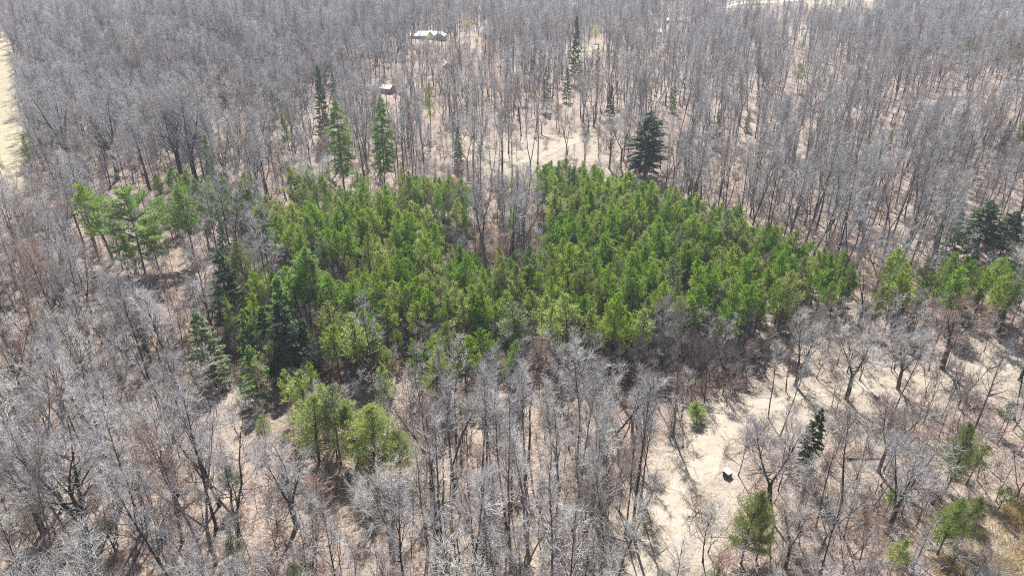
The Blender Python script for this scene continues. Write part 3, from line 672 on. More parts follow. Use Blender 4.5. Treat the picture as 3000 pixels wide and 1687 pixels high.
# ------------------------------------------------------------------ special trees: (name, proto, base px, base py, top py, fat, label, category, variant, group)
SPECIAL = [
 ('white_pine', 'whitepine', 1010, 560, 292, .72, 'tall full white pine, left one of the tall pair above the young pines', 'pine', 0),
 ('white_pine', 'whitepine', 1128, 560, 280, .62, 'tall pale white pine, right and thinner one of the tall pair', 'pine', 1),
 ('hemlock', 'hemlock', 1885, 522, 328, 1.15, 'big dark hemlock alone at the top edge of the young pine block', 'conifer', 0),
 ('white_pine', 'broadpine', 425, 800, 545, .95, 'wide spreading pale green pine with layered boughs left of the pine block', 'pine', 0),
 ('pine_tree', 'pine', 335, 770, 535, 1.25, 'dark green pine touching the left side of the wide spreading pine', 'pine', 1),
 ('pine_tree', 'pine', 570, 760, 552, 1.1, 'dark crooked pine with a bare black trunk right of the spreading pine', 'pine', 2),
 ('spruce', 'spruce', 690, 970, 735, 1.15, 'dark pointed spruce, tallest and leftmost dark tree at the left end of the pine block', 'spruce', 0),
 ('pine_tree', 'olivelow', 752, 940, 715, 1.0, 'green pine directly right of the tall dark pointed spruce', 'pine', 1),
 ('pine_tree', 'round', 915, 985, 735, 1.25, 'bluish green round topped pine with a bare lower trunk', 'pine', 0),
 ('spruce', 'midspruce', 850, 1030, 812, 1.15, 'mid green pointed spruce below and left of the round topped pine', 'spruce', 1),
 ('spruce', 'spruce', 875, 1110, 880, 1.3, 'very dark spruce in shade under the round topped pine', 'spruce', 2),
 ('pine_tree', 'pine', 765, 1040, 860, .75, 'narrow light green pine left of the mid green pointed spruce', 'pine', 3),
 ('pine_tree', 'brightpine', 1055, 1130, 915, 1.0, 'bright bushy pine standing out at the lower left edge of the pine block', 'pine', 4),
 ('pine_tree', 'pine', 815, 1130, 988, 1.2, 'broad light green pine below the mid green pointed spruce', 'pine', 5),
 ('spruce', 'midspruce', 762, 1185, 1010, 1.1, 'small dense spruce with a lit right side below the broad light green pine', 'spruce', 0),
 ('spruce', 'bluespruce', 632, 1130, 905, 1.15, 'thin grey green spruce left of the dark spruces', 'spruce', 1),
 ('pine_tree', 'pine', 695, 1030, 875, .8, 'small olive pine at the foot of the tall dark pointed spruce', 'pine', 0),
 ('pine_tree', 'lowround', 935, 1350, 1150, 1.3, 'yellow green pine, left front tree of the bright clump', 'pine', 1),
 ('pine_tree', 'brightpine', 900, 1270, 1090, 1.4, 'yellow green pine, rear left tree of the bright clump', 'pine', 0),
 ('pine_tree', 'lowround', 1100, 1395, 1170, 1.2, 'widest yellow green pine, middle of the bright clump', 'pine', 2),
 ('pine_tree', 'lowround', 1172, 1390, 1250, 1.35, 'low yellow green pine, right end of the bright clump', 'pine', 3),
 ('pine_tree', 'palepine', 1000, 1360, 1140, .9, 'greyish green pine between the yellow green pines of the bright clump', 'pine', 2),
 ('pine_tree', 'brightpine', 1145, 1130, 1010, .8, 'small bright pine in the dark gap right of the bright bushy pine', 'pine', 5),
 ('pine_tree', 'brightpine', 1140, 1240, 1060, .8, 'bright green pine above the right end of the yellow green clump', 'pine', 3),
 ('pine_tree', 'brightpine', 780, 1310, 1215, 1.1, 'small bright green pine alone left of the yellow green clump', 'pine', 4),
 ('spruce', 'spruce', 1683, 245, 47, .5, 'very tall thin spruce rising above the bare canopy right of the large house', 'spruce', 0),
 ('spruce', 'spruce', 1750, 215, 128, .6, 'short dark spruce right of the very tall thin spruce', 'spruce', 1),
 ('spruce', 'spruce', 952, 420, 192, .55, 'tall dark spruce behind the pair of tall white pines', 'spruce', 2),
 ('spruce', 'spruce', 985, 330, 215, .6, 'dark spruce just right of the tall dark spruce behind the white pines', 'spruce', 1),
 ('spruce', 'spruce', 660, 330, 218, .6, 'dark spruce among grey trees, leftmost spruce of the upper wood', 'spruce', 0),
 ('spruce', 'bluespruce', 805, 370, 262, .8, 'grey green spruce between the leftmost upper spruce and the tall dark one', 'spruce', 2),
 ('pine_tree', 'pine', 1262, 400, 245, .7, 'bright green topped pine right of the pair of tall white pines', 'pine', 0),
 ('pine_tree', 'olivepine', 855, 470, 333, .8, 'olive flat topped pine with a curved bare stem left of the white pines', 'pine', 1),
 ('spruce', 'midspruce', 635, 580, 393, .65, 'mid green spruce above the left strip of young pines', 'spruce', 1),
 ('spruce', 'bluespruce', 1345, 495, 368, .7, 'pale grey green conifer left of the sandy clearing', 'spruce', 0),
 ('spruce', 'spruce', 1785, 350, 252, .75, 'dark spruce above the sandy clearing', 'spruce', 1),
 ('spruce', 'spruce', 1521, 350, 310, .8, 'tiny dark spruce left above the sandy clearing', 'spruce', 2),
 ('spruce', 'midspruce', 1970, 330, 248, .75, 'mid green spruce up and right of the big dark hemlock', 'spruce', 0),
 ('spruce', 'bluespruce', 1600, 330, 195, .7, 'tall grey green spruce left of the very tall thin spruce and below it', 'spruce', 2),
 ('spruce', 'bluespruce', 1660, 300, 195, .8, 'grey green spruce at the foot of the very tall thin spruce', 'spruce', 1),
 ('spruce', 'midspruce', 2350, 145, 97, .9, 'small spruce in the upper right wood below the far meadow', 'spruce', 2),
 ('spruce', 'spruce', 2482, 185, 143, .9, 'small dark spruce right of and below the other small upper right spruce', 'spruce', 1),
 ('pine_tree', 'olivepine', 2335, 270, 187, 1.4, 'olive bushy pine in the upper right wood', 'pine', 2),
 ('spruce', 'midspruce', 2187, 385, 322, .9, 'small green spruce right of the big dark hemlock and above it', 'spruce', 0),
 ('spruce', 'bluespruce', 2095, 430, 320, .8, 'slim grey green conifer right of the big dark hemlock', 'spruce', 1),
 ('spruce', 'spruce', 2592, 450, 388, 1.0, 'small dark spruce in the middle of the right wood', 'spruce', 2),
 ('spruce', 'spruce', 2932, 440, 350, .7, 'dark pointed spruce near the upper right edge', 'spruce', 0),
 ('pine_tree', 'olivepine', 2985, 440, 345, 1.2, 'dark olive pine cut by the upper right edge of the view', 'pine', 1),
 ('pine_tree', 'olivepine', 2810, 220, 118, 1.1, 'olive crowned pine on a bare stem in the upper right wood', 'pine', 4),
 ('pine_tree', 'olivepine', 2960, 230, 125, 1.2, 'dull green pine near the right edge below the far conifers', 'pine', 3),
 ('hemlock', 'hemlock', 2850, 765, 590, 1.1, 'dark blue green hemlock at the right above the strip of pines', 'conifer', 0),
 ('hemlock', 'hemlock', 2925, 755, 615, 1.2, 'lower dark hemlock just right of the blue green hemlock at the right', 'conifer', 1),
 ('spruce', 'bluespruce', 2775, 770, 610, .9, 'pale grey green spruce left of the two dark hemlocks at the right', 'spruce', 1),
 ('spruce', 'spruce', 1917, 45, -8, 1.0, 'dark spruce touching the top edge left of the far meadow', 'spruce', 0),
 ('spruce', 'spruce', 1145, 50, -5, .9, 'dark spruce at the top edge above the large white roofed house', 'spruce', 1),
 ('spruce', 'spruce', 1415, 70, 10, .7, 'dark spruce behind the large house and right of the yellow willow', 'spruce', 2),
 ('spruce', 'spruce', 2950, 28, -10, 1.3, 'dark spruce at the top right corner', 'spruce', 1),
 ('spruce', 'spruce', 2985, 30, -10, 1.3, 'dark spruce cut by the top right corner', 'spruce', 0),
 ('spruce', 'spruce', 2890, 26, 2, 1.2, 'small dark spruce left of the two top right corner spruces', 'spruce', 2),
 ('pine_tree', 'olivelow', 2170, 1650, 1432, 0.9, 'large olive green pine below the white lidded box', 'pine', 0),
 ('pine_tree', 'lowround', 2215, 1640, 1480, .8, 'greener pine leaning on the right side of the large olive green pine', 'pine', 2),
 ('hemlock', 'hemlock', 2350, 1400, 1195, 0.5, 'dark green hemlock beside a thick leaning trunk right of the white lidded box', 'conifer', 1),
 ('pine_tree', 'olivelow', 2770, 1440, 1235, .7, 'tall olive pine in the lower right wood', 'pine', 3),
 ('pine_tree', 'olivepine', 2830, 1420, 1300, 1.0, 'short olive pine right of the tall olive pine at lower right', 'pine', 5),
 ('pine_tree', 'lowround', 2745, 1625, 1465, .95, 'yellow green pine left of the dry grass corner', 'pine', 4),
 ('pine_tree', 'olivelow', 2800, 1600, 1450, .9, 'dull green pine between the yellow green pine and the dry grass corner', 'pine', 0),
 ('pine_tree', 'brightpine', 2600, 1705, 1570, 1.0, 'narrow bright green pine at the bottom edge right of centre', 'pine', 3),
 ('pine_tree', 'brightpine', 2090, 1735, 1665, 1.2, 'bright green pine top showing at the bottom edge below the large olive pine', 'pine', 1),
 ('pine_tree', 'pine', 2590, 1510, 1430, .9, 'small green pine between thick bare trunks at lower right', 'pine', 5),
 ('pine_tree', 'pine', 2985, 1330, 1240, 1.1, 'dark green pine cut by the right edge in the lower half', 'pine', 4),
 ('pine_tree', 'olivepine', 2920, 1500, 1420, 1.2, 'low olive pine above the dry grass corner', 'pine', 1),
 ('pine_tree', 'palepine', 2925, 1270, 1175, 1.1, 'pale green pine near the right edge below the pale track', 'pine', 2),
 ('pine_tree', 'palepine', 700, 1480, 1370, 1.2, 'pale green understory pine left of the bottom centre', 'pine', 2),
 ('pine_tree', 'palepine', 695, 1660, 1560, 1.2, 'pale green pine near the bottom edge, left of centre', 'pine', 0),
 ('pine_tree', 'palepine', 870, 1730, 1640, 1.1, 'pale green pine top at the bottom edge left of centre', 'pine', 3),
 ('pine_tree', 'palepine', 345, 1600, 1510, 1.2, 'pale green pine in the lower left wood', 'pine', 5),
 ('pine_tree', 'pine', 12, 540, 425, .8, 'green pine at the left edge beside the meadow', 'pine', 1),
 ('pine_tree', 'pine', 95, 500, 395, .6, 'thin green pine right of the meadow at the left edge', 'pine', 3),
 ('pine_tree', 'pine', 475, 590, 515, .9, 'small dark pine behind the wide spreading pine', 'pine', 4),
 ('spruce', 'bluespruce', 680, 830, 610, .5, 'narrow blue grey spruce above the tall dark pointed spruce', 'spruce', 0),
 ('pine_tree', 'pine', 1050, 790, 700, 1.0, 'bluish pine inside the left part of the young pine block', 'pine', 0),
 ('willow_tree', 'willow', 1368, 108, 46, .6, 'yellow leafed tree right of the large white roofed house', 'willow', 0),
 ('willow_tree', 'willow', 1744, 128, 70, .6, 'yellow leafed tree right of the very tall thin spruce', 'willow', 1),
 ('willow_tree', 'willow', 1256, 128, 100, 1.0, 'small yellow flowering tree in front of the large white roofed house', 'small tree', 1),
 ('willow_tree', 'willow', 1398, 134, 106, .8, 'small yellow tree below the yellow leafed tree by the house', 'small tree', 0),
 ('pine_tree', 'brightpine', 990, 1300, 1125, 1.2, 'yellow green pine at the rear middle of the bright clump', 'pine', 1),
 ('pine_tree', 'lowround', 1050, 1350, 1175, 1.3, 'rounded yellow green pine left of the widest one in the bright clump', 'pine', 0),
 ('pine_tree', 'brightpine', 860, 1230, 1085, .8, 'thin yellow green pine at the upper left end of the bright clump', 'pine', 4),
 ('pine_tree', 'pine', 1000, 1120, 960, 1.2, 'mid green pine left behind the bright bushy pine', 'pine', 2),
 ('spruce', 'spruce', 800, 1090, 900, 1.1, 'shaded dark spruce between the mid green pointed spruce and the very dark one', 'spruce', 0),
 ('pine_tree', 'spruce', 700, 920, 800, 1.1, 'dark bushy pine between the tall dark pointed spruce and the green pine', 'pine', 1),
 ('pine_tree', 'pine', 470, 800, 640, 1.0, 'green pine at the lower right of the wide spreading pine', 'pine', 2),
 ('bush', 'lowround', 2040, 1235, 1180, 2.0, 'straw coloured bushy evergreen at the sunny edge of the shaded pine corner', 'bush', 0),
 ('spruce', 'spruce', 905, 1090, 930, 1.2, 'dark shaded spruce left behind the bright bushy pine', 'spruce', 1),
 ('spruce', 'midspruce', 745, 1060, 900, 1.0, 'mid green spruce above the small dense spruce', 'spruce', 2),
 ('pine_tree', 'pine', 830, 950, 790, 1.1, 'light green pine touching the left side of the round topped pine', 'pine', 3),
 ('pine_tree', 'pine', 980, 1040, 880, 1.2, 'light green pine right of the very dark spruce', 'pine', 4),
 ('pine_tree', 'pine', 505, 700, 590, 1.3, 'bushy green pine just right of the wide spreading pine', 'pine', 5),
 ('pine_tree', 'pine', 395, 840, 690, 1.0, 'green pine in front of the trunk of the wide spreading pine', 'pine', 3),
 # notable bare trees
 ('oak_tree', 'oak', 218, 525, 235, .95, 'massive dark trunked bare oak near the left meadow', 'bare tree', 1),
 ('oak_tree', 'oak', 345, 525, 270, .9, 'leaning bare oak right of the massive oak near the left meadow', 'bare tree', 0),
 ('oak_tree', 'oak', 575, 540, 245, .95, 'wide forked bare oak above the left strip of young pines', 'bare tree', 3),
 ('oak_tree', 'oak', 540, 560, 270, .8, 'grey bare tree touching the left side of the wide forked oak', 'bare tree', 2),
 ('oak_tree', 'oak', 440, 560, 330, .8, 'pale limbed bare tree left of the wide forked oak', 'bare tree', 0),
 ('bare_tree', 'tall', 1185, 540, 300, .9, 'fork trunked bare tree right of the pair of tall white pines', 'bare tree', 5),
 ('bare_tree', 'tall', 1555, 520, 250, .8, 'dark forked bare tree at the sandy clearing, nearer its left end', 'bare tree', 6),
 ('bare_tree', 'tall', 1575, 480, 190, .8, 'tall dark straight bare tree at the sandy clearing', 'bare tree', 0),
 ('bare_tree', 'tall', 1385, 560, 290, .8, 'tall grey bare tree left of the sandy clearing', 'bare tree', 1),
 ('oak_tree', 'oak', 1785, 495, 350, .8, 'low wide Y shaped bare tree between the sandy clearing and the big dark hemlock', 'bare tree', 2),
 ('oak_tree', 'oak', 270, 1640, 1235, 1.0, 'large many limbed bare tree in the bottom left corner', 'bare tree', 3),
 ('oak_tree', 'oak', 130, 1560, 1250, .9, 'dark thick limbed bare tree at the left edge near the bottom', 'bare tree', 1),
 ('sycamore', 'tallpale', 2100, 1110, 900, .9, 'pale barked bare tree in front of the pine block at its dark right end', 'bare tree', 5),
 ('oak_tree', 'oakpale', 1640, 1180, 985, .9, 'white branched bare tree in front of the middle of the pine block', 'bare tree', 3),
 ('oak_tree', 'oakpale', 2330, 1130, 935, .9, 'silvery broad bare tree below the right end of the pine block', 'bare tree', 0),
 ('oak_tree', 'oakpale', 2480, 1170, 960, 1.0, 'silvery domed bare tree above the pale track at right', 'bare tree', 2),
 ('oak_tree', 'oakred', 2760, 1080, 875, 1.1, 'reddish tan domed bare tree near the right edge below the pine strip', 'bare tree', 1),
 ('oak_tree', 'oakpale', 2630, 1140, 960, 1.0, 'pale grey domed bare tree left below the reddish domed tree', 'bare tree', 3),
 ('oak_tree', 'oak', 2255, 1480, 1190, .8, 'thick trunked bare tree leaning right, left of the dark green hemlock', 'bare tree', 0),
 ('oak_tree', 'oak', 2600, 1560, 1300, .9, 'thick dark trunked bare tree in the middle of the lower right wood', 'bare tree', 1),
 ('oak_tree', 'oakpale', 2300, 1660, 1470, .8, 'pale limbed low bare tree near the bottom right of centre', 'bare tree', 2),
 ('oak_tree', 'oak', 440, 1080, 860, 1.1, 'dense grey domed bare tree in the dark gully at left', 'bare tree', 2),
 ('oak_tree', 'oak', 350, 950, 790, 1.1, 'brownish grey domed bare tree left above the gully', 'bare tree', 0),
 ('oak_tree', 'oak', 870, 1540, 1300, 1.0, 'broad grey bare tree at the bottom below the yellow green clump', 'bare tree', 3),
 ('oak_tree', 'oakpale', 1150, 1640, 1370, .9, 'pale domed bare tree at the bottom just left of centre', 'bare tree', 1),
]
def special():
    rng = random.Random(11)
    for (name, key, bx, by, ty, fat, label, cat, var) in SPECIAL:
        x, y, z = at(bx, by); h = height_for(x, y, z, ty)
        H0 = PROTO[key][var % len(PROTO[key])][2]
        f2 = fat
        lean = (0, 0)
        if 'leaning right' in label: lean = (0, R(14))
        if label.startswith('leaning bare oak'): lean = (0, R(-14))
        put_tree(name, key, x, y, h, label, cat, None, var, None, lean, f2, rng, z)
        OCC.append((x, y, 1.6))
OCC = []
special()
for (x, y) in WT[::4]:
    p_ = proj(x, y, terrain(x, y)); KEEP.append((p_[0] - 22, p_[1] - 14, p_[0] + 22, p_[1] + 14, y, .16))
for q in SPECIAL:
    x, y, z = at(q[2], q[3]); h = height_for(x, y, z, q[4]); hh_ = q[3] - q[4]
    bare = q[7] == 'bare tree'; hw_ = hh_ * (0.30 if bare else 0.16)
    a_, b_ = proj(x, y, z + h * .95), proj(x, y, z + h * .35)
    KEEP.append((min(a_[0], b_[0]) - hw_, a_[1], max(a_[0], b_[0]) + hw_, b_[1], y, .45 if bare else (.35 if 'at the right' in q[6] else .8)))

# ------------------------------------------------------------------ scatter
LAND = [('the large white-roofed house', 1262, 100), ('the red-brown cabin', 1128, 250), ('the tall white pine pair', 1060, 420), ('the big dark hemlock', 1885, 420), ('the sandy clearing', 1590, 455),
        ('the wide spreading pine', 420, 620), ('the round-topped pine', 905, 830), ('the tall dark spruce', 690, 840), ('the yellow-green pine clump', 1040, 1260), ('the white-lidded box', 2130, 1378),
        ('the lower track bend', 2070, 1260), ('the dry grass corner', 2930, 1620), ('the bottom left corner', 60, 1640), ('the bottom centre edge', 1500, 1660), ('the dark hemlock pair', 2870, 680),
        ('the shaded pine edge', 2010, 1060), ('the dark gully', 480, 1000), ('the left strip of pines', 560, 560), ('the bare gap in the pines', 1460, 620), ('the olive pine by the box', 2180, 1520),
        ('the massive oak', 218, 450), ('the bright bushy pine', 1055, 1000), ('the reddish domed tree', 2780, 950), ('the white-branched tree', 1640, 1080), ('the small white-topped box', 2567, 1158),
        ('the lower right hemlock', 2350, 1290), ('the pale bottom pine', 695, 1600), ('the left edge at mid height', 20, 900), ('the right edge above the track', 2960, 1000), ('the thick dark trunk', 2600, 1440),
        ('the grey domed tree', 440, 940), ('the bottom edge right of centre', 2350, 1660), ('the left half of the bottom edge', 950, 1650), ('the left edge below the gully', 20, 1250), ('the centre of the lower wood', 1500, 1330),
        ('the middle of the pine block', 1560, 860), ('the right half of the pine block', 2050, 780), ('the left half of the pine block', 1150, 780), ('the top point of the pine block', 1620, 520), ('the pine strip at right', 2800, 830)]
ORD = ['first', 'second', 'third', 'fourth', 'fifth', 'sixth', 'seventh', 'eighth', 'ninth', 'tenth', 'eleventh', 'twelfth', 'thirteenth', 'fourteenth', 'fifteenth', 'sixteenth', 'seventeenth', 'eighteenth', 'nineteenth', 'twentieth'] + ['twenty-' + q for q in ('first', 'second', 'third', 'fourth', 'fifth', 'sixth', 'seventh', 'eighth', 'ninth')] + ['thirtieth'] + ['thirty-' + q for q in ('first', 'second', 'third', 'fourth', 'fifth', 'sixth', 'seventh', 'eighth', 'ninth')]
DIRS = ['right of', 'up-right of', 'above', 'up-left of', 'left of', 'down-left of', 'below', 'down-right of']
def label_all(items, noun):
    """items: list of (object, px, py, look)"""
    B = {}
    for o, px, py, look in items:
        n, lx, ly = min(LAND, key=lambda l: (l[1] - px) ** 2 + (l[2] - py) ** 2)
        a = math.atan2(ly - py, px - lx); k = int(round(a / (math.pi / 4))) % 8
        B.setdefault((n, k, look), []).append((math.hypot(px - lx, py - ly), o))
    for (n, k, look), L in B.items():
        L.sort(key=lambda t: t[0])
        for i, (d, o) in enumerate(L):
            if len(L) == 1: o['label'] = '%s %s, only one %s %s' % (look, noun, DIRS[k], n)
            else: o['label'] = '%s %s, %s one %s %s' % (look, noun, ORD[min(i, 38)], DIRS[k], n)

rng = random.Random(2024)
cand = {'bare': [], 'small': [], 'bush': [], 'pine': []}
def occupied(x, y, r):
    for ox, oy, orad in OCC:
        if abs(ox - x) < r + orad and abs(oy - y) < r + orad: return True
    return False
def halfwidth(y): return 0.80 * y + 34
HOUSES = [(o.location.x, o.location.y) for o in COL.objects if o.name.startswith(('house', 'cabin'))]
def near_house(x, y, r=16):
    return any(abs(x - hx) < r + (8 if r > 8 else 0) and -10 < y - hy < r for hx, hy in HOUSES)
def crown_in(x, y, z, h, f, polys):
    p = proj(x, y, z + h * f); return any(inpoly(p[0], p[1], P) for P in polys)
ALLP = [P_MAIN, P_STRIP, P_RIGHT]

def scatter(step0, y0, y1, fn):
    y = y0
    while y < y1:
        st = step0(y); hw = halfwidth(y); x = -hw
        while x < hw:
            fn(x + rng.uniform(-.48, .48) * st, y + rng.uniform(-.48, .48) * st); x += st
        y += st

# young pines first
def try_pine(x, y):
    z = terrain(x, y); h = rng.triangular(6, 17, 11.5) * (0.88 if x > 60 else 1.0)
    p = proj(x, y, z + h * 0.72)
    ok = 0
    if inpoly(p[0], p[1], P_GAP): ok = 0.05
    elif inpoly(p[0], p[1], P_MAIN): ok = 0.93 if p[0] > 1450 else (0.78 if p[1] > 640 else 0.64)
    if ok and p[0] > 1900: ok *= 1 - 0.15 * min(1, (p[0] - 1900) / 500)
    elif inpoly(p[0], p[1], P_STRIP): ok = 0.5
    elif inpoly(p[0], p[1], P_RIGHT): ok = 0.92
    elif inpoly(p[0], p[1], P_STRIP2): ok = 0.6
    elif inpoly(p[0], p[1], P_FRONT): ok = 0.85 if p[0] < 1100 else 0.45
    if rng.random() > ok or occupied(x, y, 0.4) or line_dist(x, y, WT2) < 3: return
    if inpoly(p[0], p[1], P_FRONT) and not keep_ok(x, y, z, h, 1, rng): return
    k = rng.random(); key = 'pine' if k < 0.86 else ('palepine' if k < 0.90 else ('olivepine' if k < .96 else 'brightpine'))
    cand['pine'].append((x, y, z, h, key, rng.randrange(6), rng.uniform(0, 6.28), rng.uniform(.78, 1.15)))
scatter(lambda y: 2.95, 95, 300, try_pine)

def try_bare(x, y):
    z = terrain(x, y); b = proj(x, y, z)
    if y < 30: return
    if rng.random() > dens(b[0], b[1]) * 0.70: return
    big = rng.random()
    pc = crown_in(x, y, z, 18, 1.0, ALLP + [P_FRONT]) or crown_in(x, y, z, 10, 1.0, ALLP)
    if crown_in(x, y, z, 20, 0.8, ALLP) and y < 175 and rng.random() < 0.96: return
    if crown_in(x, y, z, 22, 1.0, ALLP) and y < 160 and rng.random() < 0.9: return
    if crown_in(x, y, z, 10, 0.6, ALLP) and rng.random() < (0.82 if b[0] < 1480 else 0.93): return
    if (crown_in(x, y, z, 22, 0.65, ALLP) or crown_in(x, y, z, 22, 0.9, [P_RIGHT]) or crown_in(x, y, z, 20, 0.7, [P_RIGHT])) and rng.random() < 0.88: return
    if crown_in(x, y, z, 20, 0.7, [P_FRONT]) and rng.random() < 0.6: return
    if line_dist(x, y, WT) < 3.2 or line_dist(x, y, WT2) < 3.5 or near_house(x, y, 8): return
    if occupied(x, y, 1.2): return
    k = rng.random()
    if b[0] < 1100 and 90 < b[1] < 420: broadp = 0.5
    elif b[0] > 2200 and b[1] > 850: broadp = 0.28
    elif b[0] < 1000 and b[1] > 800: broadp = 0.26
    elif 1150 < b[0] < 2100 and b[1] > 1250: broadp = 0.05
    else: broadp = 0.2
    if rng.random() < broadp: key = 'broad'; h = rng.uniform(12, 21); cr = 3.5
    else: key = 'tall'; h = rng.triangular(15, 29, 25); cr = 2.5
    polep = 0.75 if 1120 < b[0] < 2150 and b[1] > 1000 else (0.45 if b[1] > 420 else 0.3)
    if key == 'tall' and rng.random() < polep: key = 'pole'; h *= 0.95; cr = 1.6
    if 1000 < b[1] < 1250 and 1100 < b[0] < 2900: h *= 0.75
    if b[0] > 2250 and b[1] > 1150: h *= 0.8
    pt = math.sin(x * .031 + 1.3 * math.sin(y * .017)) * math.cos(y * .023 + x * .011 + 2)
    if k < 0.09: key += 'pale'
    elif k < 0.13 + 0.28 * max(0, pt - 0.25): key += 'red'
    if not keep_ok(x, y, z, h, cr, rng): return
    cand['bare'].append((x, y, z, h, key, rng.randrange(8), rng.uniform(0, 6.28), rng.uniform(.85, 1.15)))
scatter(lambda y: 4.7 if y < 260 else (5.3 if y < 500 else 6.2), 32, 900, try_bare)

def try_small(x, y):
    z = terrain(x, y); b = proj(x, y, z)
    if rng.random() > dens(b[0], b[1]) * 0.8: return
    h = rng.uniform(4.5, 11.5)
    if crown_in(x, y, z, h, 0.85, ALLP) and rng.random() < 0.8: return
    if line_dist(x, y, WT) < 2.6 or line_dist(x, y, WT2) < 3.0 or near_house(x, y, 9): return
    if not keep_ok(x, y, z, h, 1.2, rng): return
    k = rng.random(); key = 'small' if k < .72 else ('smallred' if k < .87 else 'smallpale')
    if rng.random() < cover(b[0], b[1], BROWN_SHADE): key = 'smalldark'
    cand['small'].append((x, y, z, h, key, rng.randrange(5), rng.uniform(0, 6.28), rng.uniform(.85, 1.3)))
scatter(lambda y: 4.0 if y < 260 else (6.5 if y < 420 else 10), 34, 560, try_small)

def try_bush(x, y):
    z = terrain(x, y); b = proj(x, y, z)
    if rng.random() > dens(b[0], b[1]) * 0.5: return
    h = rng.uniform(1.2, 3.6)
    if line_dist(x, y, WT) < 2.2 or line_dist(x, y, WT2) < 3.0 or near_house(x, y, 7): return
    if not keep_ok(x, y, z, h, 1.2, rng): return
    k = rng.random(); key = 'bush' if k < .5 else ('bushred' if k < .78 else 'bushpale')
    cand['bush'].append((x, y, z, h, key, rng.randrange(4), rng.uniform(0, 6.28), rng.uniform(.9, 1.5)))
scatter(lambda y: 3.7, 36, 260, try_bush)

def try_dark(x, y):
    z = terrain(x, y); b = proj(x, y, z)
    c = max(cover(b[0], b[1], [(1990, 1090, 190, 120, 1.0)]), .6 * cover(b[0], b[1], [(900, 1060, 230, 110, 1.0), (520, 1060, 180, 90, .8), (1400, 1030, 420, 70, .7)]))
    if rng.random() < c: cand['small'].append((x, y, z, rng.uniform(5, 11), 'smalldark', rng.randrange(5), rng.uniform(0, 6.28), rng.uniform(.8, 1.1)))
scatter(lambda y: 2.3, 100, 190, try_dark)
def in_view(c):
    b = proj(c[0], c[1], c[2]); t = proj(c[0], c[1], c[2] + c[3])
    return c[1] > 20 and t[1] < 1687 and b[1] > 0 and -20 < max(b[0], t[0]) and min(b[0], t[0]) < 3020 and min(b[1], 1687) - max(t[1], 0) > 10
def shown(c):
    b = proj(c[0], c[1], c[2]); t = proj(c[0], c[1], c[2] + c[3])
    return (min(b[1], 1687) - max(t[1], 0))
SPEC = {'bare': ('bare_tree', 'bare tree', 'bare tree', 'bare deciduous trees of the near wood'), 'small': ('sapling', 'sapling', 'sapling', 'leafless saplings of the undergrowth'),
        'bush': ('shrub', 'shrub', 'shrub', 'leafless shrubs of the undergrowth'), 'pine': ('young_pine', 'young pine', 'pine', 'young pines of the planted block')}
LOOK = {'pole': 'slender grey', 'polepale': 'slender pale', 'polered': 'slender reddish', 'tall': 'tall grey', 'tallpale': 'tall pale', 'tallred': 'tall reddish', 'broad': 'broad grey', 'broadpale': 'broad pale', 'broadred': 'broad reddish',
        'small': 'thin grey', 'smallred': 'thin reddish', 'smallpale': 'thin pale', 'smalldark': 'thin dark', 'bush': 'brown leafless', 'bushred': 'reddish leafless', 'bushpale': 'pale leafless',
        'pine': 'green', 'palepine': 'grey-green', 'olivepine': 'olive', 'brightpine': 'bright green'}
REST = {}
for kd, L in cand.items():
    vis = [c for c in L if in_view(c)]; vis.sort(key=lambda c: -shown(c))
    near = vis[:300]; ids = set(id(c) for c in near); REST[kd] = [c for c in L if id(c) not in ids]
    items = []
    nm, noun, cat, grp = SPEC[kd]
    for (x, y, z, h, key, var, rz, fat) in near:
        lg = .02 if key.startswith('pole') else .045
        lean = (rng.gauss(0, lg), rng.gauss(0, lg))
        o = put_tree(nm, key, x, y, h, None, cat, grp, var, rz, lean, fat, rng, z)
        p = proj(x, y, z + h * 0.6)
        look = LOOK[key]
        items.append((o, min(2995, max(5, p[0])), min(1680, max(5, p[1])), look))
    label_all(items, noun)
    print(kd, len(L), len(vis), len(near))

